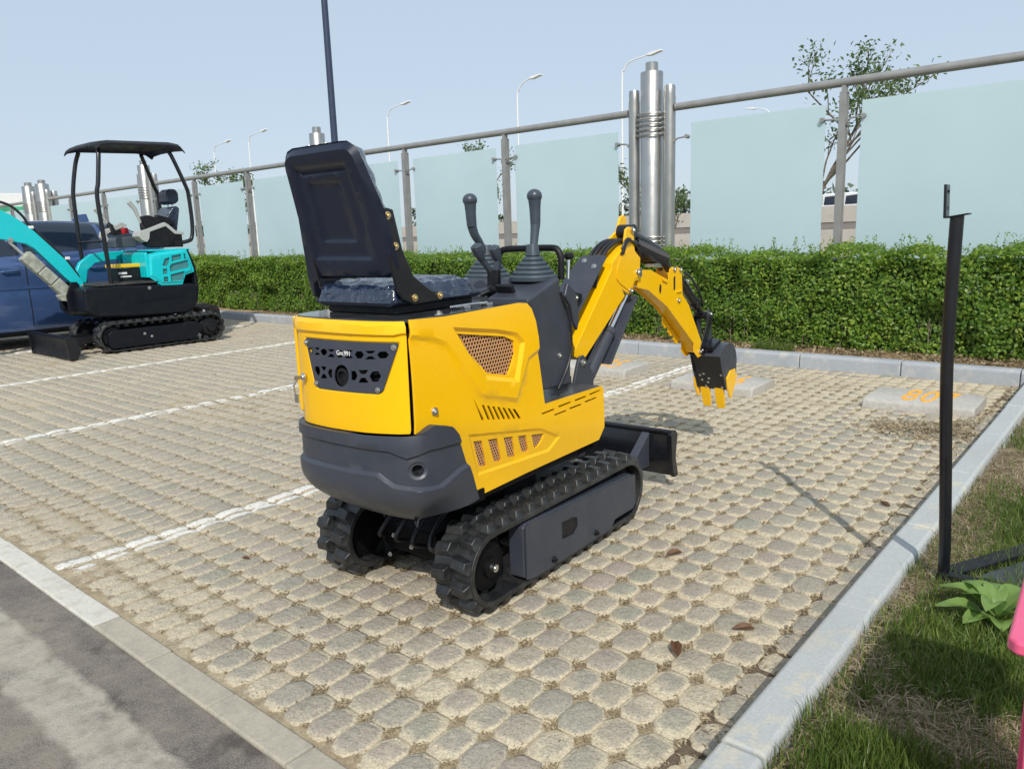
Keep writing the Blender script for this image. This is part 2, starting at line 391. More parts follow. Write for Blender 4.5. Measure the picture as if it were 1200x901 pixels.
def inset(poly, w):
    n = len(poly); area = sum(poly[i][0]*poly[(i+1) % n][1]-poly[(i+1) % n][0]*poly[i][1] for i in range(n))
    sg = 1 if area > 0 else -1; out = []
    for i in range(n):
        a, b, c = Vector(poly[i-1]), Vector(poly[i]), Vector(poly[(i+1) % n])
        d1 = (b-a).normalized(); d2 = (c-b).normalized()
        n1 = Vector((-d1.y, d1.x))*sg; n2 = Vector((-d2.y, d2.x))*sg
        m_ = (n1+n2); m_ = m_/max(.35, m_.length_squared)*2
        out.append(tuple(b+m_*w))
    return out
def densify(poly, step):
    out = []
    for i in range(len(poly)):
        a, b = Vector(poly[i]), Vector(poly[(i+1) % len(poly)]); k = max(1, int((b-a).length/step))
        out += [tuple(a+(b-a)*j/k) for j in range(k)]
    return out
def panel(name, mat, parent, outer, holes=(), reliefs=(), mapper=None, grid=.04, thick=.004, step=.05, smooth=28):
    """sheet-metal panel: outline and holes in (u,v), pressed reliefs (polygon, depth, width), mapped to 3-D"""
    V, E = [], []
    def loop(p, st=step):
        p = densify(p, st); k = len(V); V.extend(Vector(q) for q in p)
        E.extend((k+i, k+(i+1) % len(p)) for i in range(len(p)))
    loop(outer)
    for h in holes: loop(h, 9)
    for p, d, w_ in reliefs: loop(p); loop(inset(p, w_)); loop(inset(p, w_*.5))
    us = [p[0] for p in outer]; vs_ = [p[1] for p in outer]
    hb = [(min(q[0] for q in h), max(q[0] for q in h), min(q[1] for q in h), max(q[1] for q in h)) for h in holes]
    u = min(us)+grid*.5
    while u < max(us):
        v = min(vs_)+grid*.5
        while v < max(vs_):
            if sdist((u, v), outer) > grid*.3: V.append(Vector((u+random.uniform(-.1,.1)*grid, v+random.uniform(-.1,.1)*grid)))
            v += grid
        u += grid
    vo, eo, fo, *_ = delaunay_2d_cdt(V, E, [], 0, 1e-5)
    keep = []
    for f in fo:
        cx = sum(vo[i][0] for i in f)/len(f); cy = sum(vo[i][1] for i in f)/len(f)
        if sdist((cx, cy), outer) < 0: continue
        if any(b[0] < cx < b[1] and b[2] < cy < b[3] and sdist((cx, cy), h) > 0 for b, h in zip(hb, holes)): continue
        keep.append(tuple(f))
    pts = []
    for p in vo:
        d = 0
        for poly, dep, w_ in reliefs:
            k = max(0, min(1, sdist(p, poly)/w_+1e-6)); d += dep*(k*k*(3-2*k))
        pts.append(tuple(mapper(p[0], p[1], d)))
    me = bpy.data.meshes.new(name); me.from_pydata(pts, [], keep)
    bm = bmesh.new(); bm.from_mesh(me); bmesh.ops.delete(bm, geom=[v for v in bm.verts if not v.link_faces], context='VERTS'); bm.to_mesh(me); bm.free()
    me.materials.append(mat); me.polygons.foreach_set('use_smooth', [True]*len(me.polygons)); me.set_sharp_from_angle(angle=R(smooth))
    o = link(name, me, parent)
    if thick:
        o['_e'] = 1
        s = o.modifiers.new('thickness', 'SOLIDIFY'); s.thickness = thick; s.offset = -1
        del o['_e']; e_ = o.modifiers.new('crisp_rims', 'EDGE_SPLIT'); e_.split_angle = R(max(smooth, 40))
    return o
def cloud(name, V, F, mat, parent=None, smooth=False):
    me = bpy.data.meshes.new(name); V = np.asarray(V, np.float32); F = np.asarray(F, np.int32); k = F.shape[1]
    me.vertices.add(len(V)); me.vertices.foreach_set('co', V.ravel())
    me.loops.add(F.size); me.loops.foreach_set('vertex_index', F.ravel())
    me.polygons.add(len(F)); me.polygons.foreach_set('loop_start', np.arange(len(F))*k)
    me.update(calc_edges=True); me.validate(); me.materials.append(mat)
    return link(name, me, parent)
def leaves(P, size, nrm, ratio=.55, jit=.5):
    """folded rhombus leaves at P; returns verts and quads"""
    n = len(P); size = np.broadcast_to(size, n)[:, None]
    d = rng.normal(size=(n, 3)); nn = nrm+jit*rng.normal(size=(n, 3)); nn /= np.linalg.norm(nn, axis=1)[:, None]
    t = np.cross(nn, d); t /= np.linalg.norm(t, axis=1)[:, None]; b = np.cross(nn, t)
    a0 = P-t*size*.5; a2 = P+t*size*.5; l = P+b*size*ratio*.5+nn*size*.1; r = P-b*size*ratio*.5+nn*size*.1
    V = np.stack([a0, l, a2, r], 1).reshape(-1, 3); F = np.arange(4*n).reshape(-1, 4); return V, F
def vnoise(x, y, s, seed=0):
    x = np.asarray(x)*s; y = np.asarray(y)*s; xi = np.floor(x).astype(int); yi = np.floor(y).astype(int); fx = x-xi; fy = y-yi
    h = lambda a, b: (np.sin(a*127.1+b*311.7+seed*74.7)*43758.5453) % 1
    fx = fx*fx*(3-2*fx); fy = fy*fy*(3-2*fy)
    return (h(xi, yi)*(1-fx)+h(xi+1, yi)*fx)*(1-fy)+(h(xi, yi+1)*(1-fx)+h(xi+1, yi+1)*fx)*fy
def textmesh(name, body, size, mat, parent, mw, label=None, ext=.0015, sp=1.):
    cu = bpy.data.curves.new(name, 'FONT'); cu.body = body; cu.size = size; cu.extrude = ext; cu.offset = size*.012; cu.space_character = sp
    cu.align_x = 'CENTER'; cu.align_y = 'CENTER'
    to = bpy.data.objects.new(name, cu); C.objects.link(to)
    me = bpy.data.meshes.new_from_object(to.evaluated_get(bpy.context.evaluated_depsgraph_get())); bpy.data.objects.remove(to)
    me.materials.clear(); me.materials.append(mat); o = link(name, me, parent); o.matrix_local = mw
    return o

def bolts(par, mat, items, name='bolt'):
    out = []
    for c, ax, r, h in items: b = MB(); b.bolt(c, ax, r, h); out.append(b.build(name, mat, par))
    return out

# ------------------------------------------------------------------ ground, paving, kerbs
def sheet(name, x0, x1, y0, y1, z, mat, nx=1, ny=1, fn=None, parent=None, kind='structure'):
    xs = np.linspace(x0, x1, nx+1); ys = np.linspace(y0, y1, ny+1); X, Y = np.meshgrid(xs, ys)
    Z = np.full(X.shape, z) if fn is None else z+fn(X, Y)
    V = np.stack([X, Y, Z], -1).reshape(-1, 3); i = np.arange(nx*ny); r, c = i//nx, i % nx; a = r*(nx+1)+c
    o = cloud(name, V, np.stack([a, a+1, a+nx+2, a+nx+1], 1), mat, parent)
    o.data.polygons.foreach_set('use_smooth', [True]*len(o.data.polygons))
    if kind: o['kind'] = kind
    return o
sheet('ground', -700, 700, -300, 1500, -.30, FIELD)
sheet('field', -120, 40, 9.7, 60, -.02, FIELD, 80, 30, lambda X, Y: .06*vnoise(X, Y, .6)+0*X)
sheet('road', -60, 9, -14, 1.046, -.006, ASPH)
pave = sheet('parking_pavement', -17.2, -.82, 1.15, 8.2, -.0135, SOIL, 820, 350,
             lambda X, Y: .009*(vnoise(X, Y, 28)-.5)+.006*(vnoise(X, Y, 70, 3)-.5)+.005*(vnoise(X, Y, 3, 5)-.5))
sheet('outer_pavement', -60, -17.2, 1.046, 8.2, -.008, PAV)
def paver_mesh(i):
    rr = random.Random(i); V = []; F = []
    hx, hy = PX/2-.0002, PY/2-.0004
    cut = .030
    def ring(ix, iy, z, jit, cx, cy, zc=None):
        a, b = hx-ix, hy-iy; base = len(V)
        for k, (x, y) in enumerate(((-a+cx, -b), (a-cx, -b), (a, -b+cy), (a, b-cy), (a-cx, b), (-a+cx, b), (-a, b-cy), (-a, -b+cy))):
            V.append((x+rr.uniform(-1, 1)*jit, y+rr.uniform(-1, 1)*jit, z+(zc or 0)*(k in (2, 3, 6, 7))+rr.uniform(-1, 1)*jit*.6))
        return base
    cx, cy = .029+rr.uniform(-.004, .004), .042+rr.uniform(-.006, .006)
    a = ring(0, 0, -.05, 0, cx, cy); b = ring(0, 0, -.0072, .0010, cx, cy); c = ring(.004, .010, -.0058, .0022, cx-.002, cy-.004)
    d = ring(.018, .031, .0, .0034, cx*.42, cy*.34); e = ring(.025, .042, .0016, .0026, cx*.30, cy*.22)
    for p, q in ((a, b), (b, c), (c, d), (d, e)):
        F += [(p+k, p+(k+1) % 8, q+(k+1) % 8, q+k) for k in range(8)]
    F.append(tuple(e+k for k in range(8)))
    return V, F
PV = [paver_mesh(i) for i in range(28)]
pmesh = []
for V, F in PV:
    me = bpy.data.meshes.new('paving_block'); me.from_pydata(V, [], F); me.materials.append(PAV)
    me.polygons.foreach_set('use_smooth', [True]*len(me.polygons)); pmesh.append(me)
cells = []
for i in range(-108, 25):
    for j in range(42):
        x, y = X0+(i+.5)*PX, Y0+(j+.5)*PY
        d = Vector((x, y, 0))-Vector((0, 0, 1.5)); dep = d.dot(fw)
        px, py = d.dot(rt)/dep*894.67, d.dot(up)/dep*894.67
        vis = dep > 0 and abs(px) < 600 and abs(py) < 450
        hid = (-3.0 < x < -1.9 and 1.9 < y < 3.6)
        cells.append((0 if vis and not hid else 1, dep, x, y))
cells.sort()
V, F = [], []; nb = 0
for k, (v_, dep, x, y) in enumerate(cells):
    t = random.randrange(28); flip = random.random() < .5
    dz = .003*random.gauss(0, 1)-.008*float(vnoise(x, y, .8, 9) > .72); rz = random.gauss(0, .012)+(math.pi if flip else 0)
    tx, ty = random.gauss(0, .02), random.gauss(0, .018)
    if k < 300:
        o = link('paving_block', pmesh[t], pave, (x, y, dz)); o.rotation_euler = (tx, ty, rz)
    else:
        c, s = math.cos(rz), math.sin(rz)
        for a in PV[t][0]: V.append((x+a[0]*c-a[1]*s, y+a[0]*s+a[1]*c, a[2]+dz+tx*a[1]-ty*a[0]))
        F.append((nb, t)); nb += len(PV[t][0])
allF = [tuple(i+b for i in f) for b, t in F for f in PV[t][1]]
me = bpy.data.meshes.new('paving_blocks'); me.from_pydata(V, [], allF); me.materials.append(PAV)
me.polygons.foreach_set('use_smooth', [True]*len(me.polygons))
tag(link('paving_blocks', me, pave), kind='stuff')
def scatter(n, x0, x1, y0, y1, size, z, mat, name, dens=None, flat=.5, ratio=.4, parent=None, keepz=None):
    x = rng.uniform(x0, x1, n); y = rng.uniform(y0, y1, n)
    if dens is not None: k = rng.random(n) < dens(x, y); x, y = x[k], y[k]
    s = rng.uniform(size[0], size[1], len(x)); zz = z+rng.uniform(0, .012, len(x)) if keepz is None else keepz(x, y)
    V, F = leaves(np.stack([x, y, zz], 1), s, np.array([0, 0, 1.]), ratio, flat)
    return cloud(name, V, F, mat, parent)
def holed(x, y):
    u = np.abs(((x-X0)/PX+.5) % 1-.5)*PX; v = np.abs(((y-Y0)/PY+.5) % 1-.5)*PY
    return np.clip(3-3*(u/.034+v/.048), 0, 1)*(.3+.7*vnoise(x, y, 3.1, 2))*np.where(x > -3.6, 1, .55)+.010
o = scatter(900000, -7, -.95, 1.2, 7.6, (.005, .018), -.0105, DEBR, 'dead_leaf_litter', holed, .22, .45)
tag(o, 'crumbs of dead leaves and straw caught in the holes of the paving', 'leaf litter', kind='stuff')
# dirt strip and the heap of clippings by the right kerb
sheet('dirt_strip', -.962, -.80, 1.0, 8.2, -.016, DIRT, 20, 400, lambda X, Y: .012*(vnoise(X, Y, 30)-.5)+.006)
def heap(x, y):
    return np.exp(-(((x+1.28)/.30)**2+((y-6.02)/.26)**2)*1.3)+.5*np.exp(-(((x+1.0)/.08)**2+((y-6.3)/.5)**2))
o = scatter(5200, -2.0, -.85, 5.2, 7.2, (.03, .10), 0, STRAW, 'clippings_heap', lambda x, y: heap(x, y), .4, .09, None, lambda x, y: .004+.05*heap(x, y)*rng.random(len(x)))
o2 = scatter(5000, -2.0, -.85, 5.2, 7.2, (.02, .06), 0, DEBR, 'leaf_bits', lambda x, y: heap(x, y), .5, .3, None, lambda x, y: .002+.03*heap(x, y)*rng.random(len(x)))
tag(o, 'small heap of dry hedge clippings lying by the right-hand kerb', 'clippings', kind='stuff'); tag(o2, 'brown leaf bits mixed in the heap of clippings', 'leaf bits', kind='stuff')
o = scatter(1500, -.97, -.82, 1.2, 8.1, (.01, .03), -.006, DEBR, 'kerb_litter', None, .5, .35)
tag(o, 'leaf crumbs lying in the dirt strip along the right-hand kerb', 'leaf litter', kind='stuff')
for i, (x, y, s, a, lb) in enumerate(((-1.08, 2.56, .085, .6, 'curled reddish dead leaf by the right-hand kerb, nearest the camera'),
        (-1.21, 2.28, .10, 2.2, 'dark curled dead leaf on the paving, second from the camera'), (-1.62, 3.02, .085, 1.0, 'dark forked dead leaf on the paving right of the yellow excavator'),
        (-1.02, 4.25, .07, 2.6, 'brown dead leaf lying where the thin post shadow falls'), (-3.25, 1.78, .045, .4, 'small dark dead leaf on the paving left of the near track'))):
    q = [(-.5, 0), (-.28, .17), (0, .23), (.3, .14), (.55, 0), (.3, -.12), (0, -.2), (-.28, -.15)]
    V = [(u*s, v*s, .012+abs(v)*s*.9+.06*s*math.sin(6*u)) for u, v in q]+[(u*s, 0, .008) for u in (-.3, 0, .3)]
    F = [(0, 1, 8), (1, 2, 9, 8), (2, 3, 10, 9), (3, 4, 10), (4, 5, 10), (5, 6, 9, 10), (6, 7, 8, 9), (7, 0, 8)]
    me = bpy.data.meshes.new('dead_leaf'); me.from_pydata(V, [], F); me.materials.append(DRYL)
    o = link('dead_leaf', me, None, (x, y, .002)); o.rotation_euler = (0, 0, a); tag(o, lb, 'leaf', 'dead leaves on the paving')

def kerbrun(name, prof, along, a0, a1, L, mat, jit=.004):
    root = sheet(name, *( (prof[0][0]+.02, prof[-1][0]-.02, a0, a1) if along == 1 else (a0, a1, prof[0][0]+.02, prof[-1][0]-.02)), -.03, DIRT)
    t = a0; var = []
    for k in range(4):
        b = MB(); b.prism([(p[0]-prof[0][0], p[1]) for p in prof], along, .003, L-.004)
        if along == 0: pass
        me = b.mesh('kerb_stone', mat, 0); var.append(me)
    while t < a1-1e-3:
        o = link('kerb_stone', random.choice(var), root)
        o.location = ((prof[0][0]+random.uniform(-1, 1)*jit, t, random.uniform(-1, 1)*jit) if along == 1 else (t, prof[0][0]+random.uniform(-1, 1)*jit, random.uniform(-1, 1)*jit))
        bv = o.modifiers.new('worn_edges', 'BEVEL'); bv.width = .012; bv.segments = 3; bv.angle_limit = R(30)
        t += L
    return root
kerbrun('right_kerb', [(-.815, -.05), (-.815, .105), (-.803, .12), (-.70, .12), (-.685, .112), (-.665, -.05)], 1, .80, 8.15, .98, KERB)
kerbrun('back_kerb', [(8.155, -.05), (8.165, .12), (8.185, .142), (8.31, .142), (8.33, -.05)], 0, -26.9, 3.1, 1.0, KERBB)
root = sheet('stone_border', -7.2, -.95, 1.05, 1.158, -.03, DIRT)
for k in range(14):
    x = -7.22+k*.45
    b = MB().box((.2235, .0535, -.02), (.446, .107, .045))
    me = b.mesh('border_stone', BORDW if x < -3.2 else BORD, 0)
    o = link('border_stone', me, root, (x, 1.0495, random.uniform(-.002, .003)+.001))
    bv = o.modifiers.new('worn_edges', 'BEVEL'); bv.width = .007; bv.segments = 2
    o.rotation_euler = (0, random.gauss(0, .003), random.gauss(0, .006))

# wheel stops with sprayed numbers
def wheelstop(x0, x1, y0, body, label, rz=0.):
    cx = (x0+x1)/2; t = thing('wheel_stop', label, 'wheel stop', (cx, y0, 0), rz, 'concrete wheel stops at the ends of the bays')
    L = (x1-x0)
    b = MB(); b.prism([(0, -.03), (.012, .058), (.04, .074), (.50, .086), (.54, .072), (.55, -.03)], 0, -L/2, L/2)
    b.build('block', STOP, t, .018, 3)
    if body:
        sl = math.atan2(.013, .46)
        mw = Matrix.Translation((.045, .265, .0815))@Matrix.Rotation(sl, 4, 'X')@Matrix.Diagonal((1.15, 2.7, 1, 1))
        textmesh('painted_number', body, .21, ORNG, t, mw, ext=.0012, sp=1.12)
    return t
wheelstop(-1.82, -1.0, 6.60, '807', 'pale concrete wheel stop sprayed 80 in orange, half hidden by the black post')
wheelstop(-3.55, -2.72, 6.50, '806', 'pale concrete wheel stop behind the yellow bucket')
wheelstop(-5.05, -4.2, 6.72, '805', 'pale concrete wheel stop left of the yellow boom', 0)

# bed behind the back kerb, and the verge
sheet('planting_bed', -45, 8, 8.325, 9.9, .09, BEDS, 900, 30, lambda X, Y: .05*(vnoise(X, Y, 3)-.4)+.03*(vnoise(X, Y, 12, 2)-.5))
o = scatter(26000, -14, 1.0, 8.32, 9.05, (.02, .07), .105, STRAW, 'bed_litter', lambda x, y: .3+.7*(vnoise(x, y, 2.5, 4) > .45), .5, .3, None, lambda x, y: .10+.04*rng.random(len(x)))
tag(o, 'dry leaves and straw lying between the back kerb and the hedge', 'leaf litter', kind='stuff')
sheet('verge', -.675, 9, -3, 8.16, .065, VERG, 330, 400, lambda X, Y: .035*(vnoise(X, Y, 4)-.5)+.02*(vnoise(X, Y, 15, 2)-.5)-.02*np.exp(-((X+.67)/.04)**2))
def blades(n, x0, x1, y0, y1, h, dens, mat, name, lean=.5, wd=.0035, z=.06):
    x = rng.uniform(x0, x1, n); y = rng.uniform(y0, y1, n); k = rng.random(n) < dens(x, y); x, y = x[k], y[k]; n = len(x)
    hh = rng.uniform(h[0], h[1], n)*(.6+.6*vnoise(x, y, 5, 8)); a = rng.uniform(0, 2*np.pi, n); l = rng.uniform(.1, 1, n)*lean*hh
    dx, dy = np.cos(a)*l, np.sin(a)*l; b = rng.uniform(0, 2*np.pi, n); wx, wy = np.cos(b)*wd*.5, np.sin(b)*wd*.5
    z0 = np.full(n, z)
    P = [np.stack(q, 1) for q in ((x-wx, y-wy, z0), (x+wx, y+wy, z0), (x+dx*.4+wx*.8, y+dy*.4+wy*.8, z0+hh*.62), (x+dx*.4-wx*.8, y+dy*.4-wy*.8, z0+hh*.62), (x+dx, y+dy, z0+hh*.95))]
    V = np.stack(P, 1).reshape(-1, 3); i = np.arange(n)*5
    F = np.concatenate([np.stack([i, i+1, i+2, i+3], 1), np.stack([i+3, i+2, i+4, i+4], 1)])
    me = bpy.data.meshes.new(name); fl = [tuple(f) if f[2] != f[3] else tuple(f[:3]) for f in F.tolist()]
    me.from_pydata(V.tolist(), [], fl); me.materials.append(mat); return link(name, me)
gd = lambda x, y: np.clip((vnoise(x, y, 2.6, 1)*.6+vnoise(x, y, 7, 2)*.4-.34)*5, .10, 1)*np.where(x < -.6, .35, 1)*(1-.85*np.exp(-(((x+.55)/.16)**2+((y-3.75)/.9)**2)))
o = blades(95000, -.68, .55, 1.35, 4.4, (.03, .10), gd, GRASS, 'grass')
tag(o, 'short patchy green grass on the verge right of the kerb', 'grass', kind='stuff')
o = blades(42000, -.68, 2.2, 4.2, 8.15, (.03, .09), gd, GRASS, 'grass', wd=.006)
tag(o, 'green grass further along the verge, towards the hedge', 'grass', kind='stuff')
o = blades(5000, -.50, .1, 2.35, 3.05, (.07, .15), lambda x, y: np.exp(-(((x+.33)/.14)**2+((y-2.72)/.2)**2)), GRASS, 'grass_tuft', .8, .004)
tag(o, 'longer green grass tuft below the broad-leaved weed', 'grass', kind='stuff')
o = blades(26000, -.69, .6, 1.35, 8.1, (.015, .06), lambda x, y: 1-.7*gd(x, y), STRAW, 'dry_grass', 2.2, .003)
tag(o, 'dry straw-coloured grass in the bare patches of the verge', 'dry grass', kind='stuff')
o = blades(600, -3.55, -3.1, 8.36, 8.6, (.05, .14), lambda x, y: 1+0*x, GRASS, 'grass_tuft', .7, .007, .1)
tag(o, 'tuft of green grass at the foot of the hedge behind the back kerb', 'grass', kind='stuff')

o = scatter(60000, -.68, .7, 1.35, 5.5, (.03, .10), .07, STRAW, 'dead_grass', lambda x, y: np.clip(1.0-.95*gd(x, y), .06, 1), .22, .045, None, lambda x, y: .062+.03*rng.random(len(x)))
tag(o, 'matted dead grass lying flat between the green patches of the verge', 'dry grass', kind='stuff')
# broad-leaved weed at the foot of the black post
wt = thing('broad_leaved_weed', 'broad-leaved green weed growing at the foot of the black post', 'plant', (-.33, 2.98, .08)); wt.scale = (.86, .86, 1.15)
for k, (a, L, el, zz) in enumerate(((175, .24, .55, .03), (205, .24, .25, .02), (150, .20, .9, .03), (240, .20, .35, .01), (285, .17, .5, .01), (330, .2, .7, .02), (20, .22, .8, .02), (60, .2, .9, .03), (110, .18, 1.1, .03), (262, .19, 1.0, .03), (190, .15, 1.2, .04))):
    a = R(a); V = []; n = 8
    for i in range(n+1):
        t = i/n; w_ = .035*math.sin(math.pi*min(1, t*.95+.03))**.75*(1.25 if t > .35 else .7+.8*t)*(1 if t < .99 else .2)
        el2 = min(1.25, el+.25); r = L*.98*t*math.cos(el2*(1-.55*t)); z = L*.98*t*math.sin(el2*(1-.7*t))+zz
        for s in (-1, -.5, 0, .5, 1):
            V.append((math.cos(a)*r-math.sin(a)*s*w_, math.sin(a)*r+math.cos(a)*s*w_, z+abs(s)*w_*.3+.004*math.sin(9*t+s*3)))
    F = [(i*5+j, i*5+j+1, i*5+j+6, i*5+j+5) for i in range(n) for j in range(4)]
    me = bpy.data.meshes.new('leaf'); me.from_pydata(V, [], F); me.materials.append(PLEAF); me.polygons.foreach_set('use_smooth', [True]*len(F)); link('leaf', me, wt)

# ------------------------------------------------------------------ hedge
hd = thing('hedge', 'long clipped green hedge along the foot of the glass fence', 'hedge', (-10, 9.2, .1))
def hedge():
    n = 160000; pos = []; nr = []
    u = rng.random(n)**1.35; x = 3.0-u*33                       # finer where it is near
    side = rng.random(n); z = np.empty(n); y = np.empty(n); N_ = np.zeros((n, 3))
    prof = lambda x: 1.16+.09*(vnoise(x, 0*x, .7, 3)-.5)+.15*(vnoise(x, 0*x, 3.5, 5)-.5)+.08*(vnoise(x, 0*x, 9, 15)-.5)
    front = lambda x, z: 8.80+.10*(vnoise(x, z, 1.6, 6)-.5)+.24*(vnoise(x, z, 4, 7)-.5)+.10*np.maximum(0, .3-z)
    top = side < .33; z0 = .12+rng.random(n)*1.08; t = prof(x)
    y[top] = 8.78+rng.random(top.sum())*.85; z[top] = t[top]+rng.normal(0, .022, top.sum())-np.maximum(0, 8.92-y[top])*.5
    f = ~top; z[f] = np.minimum(z0[f], t[f]); dep = rng.exponential(.05, f.sum()); y[f] = front(x[f], z[f])+dep
    N_[top] = (0, -.25, 1); N_[f] = (0, -1, .35)
    s = rng.uniform(.030, .056, n)*(1+.4*(x < -14))
    V, F = leaves(np.stack([x, y, z], 1)-np.array([-10, 9.2, .1]), s, N_, .6, .55)
    return V, F
V, F = hedge()
tag(cloud('foliage', V, F, HLEAF, hd), kind='stuff')
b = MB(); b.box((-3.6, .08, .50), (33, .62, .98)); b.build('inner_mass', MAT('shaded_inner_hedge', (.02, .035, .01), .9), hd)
V = []; Fs = []; P = []
for k in range(1300):
    x = 3-random.random()**1.3*32; h = random.choice((.05, .08, .1, .14, .22)) ; bx = x+10; y0 = random.uniform(-.3, .2)
    for i in range(int(h/.016)):
        P.append((bx+random.gauss(0, .010), y0+random.gauss(0, .010), 1.06+i*.016+random.random()*.01))
V, F = leaves(np.array(P), rng.uniform(.022, .04, len(P)), np.array([0, -.4, .7]), .55, .8)
tag(cloud('top_shoots', V, F, HLEAF, hd), kind='stuff')
b = MB()
for k in range(420):
    x = 12.5-random.random()*30; b.cyl((x, -.36+random.random()*.1, -.02), (x+random.gauss(0, .06), -.33+random.random()*.1, .4), .006, .004, 5)
tag(b.build('stems', BARK, hd), kind='stuff')

# ------------------------------------------------------------------ glass fence with steel pillars
FY = 10.0
PIL = [-5.77-7.83*k for k in range(-1, 4)]
fence = thing('glass_fence', 'long fence of frosted glass panes between grey metal posts and a top rail', 'fence', (-10, FY, 0))
posts = sorted([p for c in PIL for p in (c-2.75, c-5.2)]+[-31.9-.9*0])
nodesx = sorted(PIL+[p for c in PIL for p in (c-2.75, c-5.2)], reverse=True)
pb = MB(); pb.box((0, 0, 1.56), (.045, .09, 3.12)); pb.box((0, -.052, 1.5), (.078, .012, 3.1)); pb.box((0, .052, 1.5), (.078, .012, 3.1))
pm = pb.mesh('post', RAILM, 40)
brm = []
for z in (2.74, .62):
    for s in (-1, 1):
        br = MB(); br.box((0, -.03, z-.03), (.06, .03, .05)); br.tube([(s*.02, -.02, z-.07), (s*.06, -.02, z-.02), (s*.10, -.02, z), (s*.24, -.02, z+.01)], [.02, .016, .012, .012], 8); br.cyl((s*.24, -.05, z+.01), (s*.24, .03, z+.01), .028, n=12); brm.append((s, br.mesh('bracket', RAILM, 40)))
for i, x in enumerate(nodesx):
    isp = min(abs(x-c) for c in PIL) < .01
    if not isp:
        p = link('post', pm, fence, (x+10, 0, 0))
        for s_, q_ in brm: link('bracket', q_, p)
    else:
        for s_, q_ in brm: link('bracket', q_, fence, (x+10+s_*.32, 0, 0))
    if i+1 < len(nodesx):
        x2 = nodesx[i+1]; isp2 = min(abs(x2-c) for c in PIL) < .01
        a = x-(.56 if isp else .21); c = x2+(.62 if isp2 else .21)
        b = MB(); b.box(((a+c)/2+10, 0, 1.64), (a-c, .012, 2.58)); b.build('glass_pane', FROST, fence, .002, 1)
        a = x-(.38 if isp else 0); c = x2+(.38 if isp2 else 0)
        b = MB(); b.cyl((a+10, 0, 3.16), (c+10, 0, 3.16), .052, n=16); b.build('top_rail', RAILM, fence)
def pillar(x, label, sc=1.):
    t = thing('steel_pillar', label, 'pillar', (x, FY, 0), 0, 'clusters of steel pipes along the glass fence'); t.scale = (sc, sc, 1)
    b = MB(); b.lathe([(.158, 0), (.158, 3.66), (.153, 3.67), (.088, 3.672), (.088, 3.79), (.082, 3.80), (0, 3.80)], n=32); b.build('main_pipe', STAIN, t, smooth=30)
    for dx, dy, h, r in ((-.285, 0, 3.46, .082), (.285, 0, 3.46, .082), (0, .26, 3.46, .082)):
        b = MB(); b.lathe([(r, 0), (r, h-.15), (r*.93, h-.148), (r*.93, h-.02), (r*.85, h), (0, h)], (dx, dy, 0), n=24); b.build('side_pipe', STAIN, t, smooth=30)
    for z in (1.16, 1.22, 1.28, 1.34, 1.40, 2.82, 2.89, 2.96, 3.03, 3.10):
        pts = [(.178*math.cos(a)*1.15, .178*math.sin(a)-.02, z) for a in [2*math.pi*k/28 for k in range(29)]]
        b = MB(); b.tube(pts, .011, 8); b.build('ring', STAIN, t)
    return t
for c, lb in zip(PIL[1:4]+[-28.85], ('cluster of brushed steel pipes rising behind the yellow boom', 'cluster of steel pipes whose tip shows above the black seat back',
                       'cluster of steel pipes seen through the canopy frame of the turquoise excavator', 'right-hand one of the two farthest steel pipe clusters, above the blue car')): pillar(c, lb, 1.3 if c < -25 else 1.)
pillar(-30.1, 'left-hand one of the two farthest steel pipe clusters, at the fence end', 1.3)

# ------------------------------------------------------------------ yellow mini excavator (local frame: x right, y forward)
SIDE = [(-0.887,1.223),(-0.707,1.216),(-0.493,1.22),(-0.252,1.225),(-0.193,1.218),(-0.165,1.193),(-0.143,1.14),(-0.131,1.065),(-0.13,0.996),(-0.09,0.767),(0.4,0.761),(0.415,0.741),(0.422,0.551),(0.382,0.493),(-0.578,0.471),(-0.702,0.781),(-0.73,0.813),(-0.828,0.837),(-0.892,0.815)]
MESH_UP = [(-0.636,1.144),(-0.349,1.098),(-0.289,1.072),(-0.286,1.024),(-0.34,0.938),(-0.476,0.968),(-0.58,1.066)]
RECESS = [(-0.67,1.173),(-0.399,1.133),(-0.28,1.106),(-0.231,1.061),(-0.287,0.899),(-0.494,0.945),(-0.591,1.057)]
PLATEAU = [(-0.904,1.154),(-0.784,1.133),(-0.716,1.105),(-0.539,0.879),(-0.292,0.813),(-0.199,0.978),(-0.109,1.007),(-0.099,1.243),(-0.553,1.28),(-0.894,1.272)]
LOWREC = [(-0.607,0.749),(-0.125,0.667),(0.041,0.592),(-0.047,0.539),(-0.532,0.557)]
LOWBAND = [(-0.715,0.82),(-0.163,0.709),(0.555,0.57),(0.552,0.346),(-0.611,0.41)]
MESHES = [[(-0.567,0.71),(-0.515,0.702),(-0.474,0.584),(-0.52,0.59)],[(-0.476,0.696),(-0.416,0.688),(-0.378,0.579),(-0.426,0.586)],[(-0.376,0.681),(-0.314,0.672),(-0.286,0.576),(-0.336,0.582)],[(-0.277,0.664),(-0.22,0.657),(-0.193,0.576),(-0.243,0.583)],[(-0.182,0.648),(-0.085,0.633),(-0.099,0.601),(-0.129,0.579),(-0.153,0.58)]]
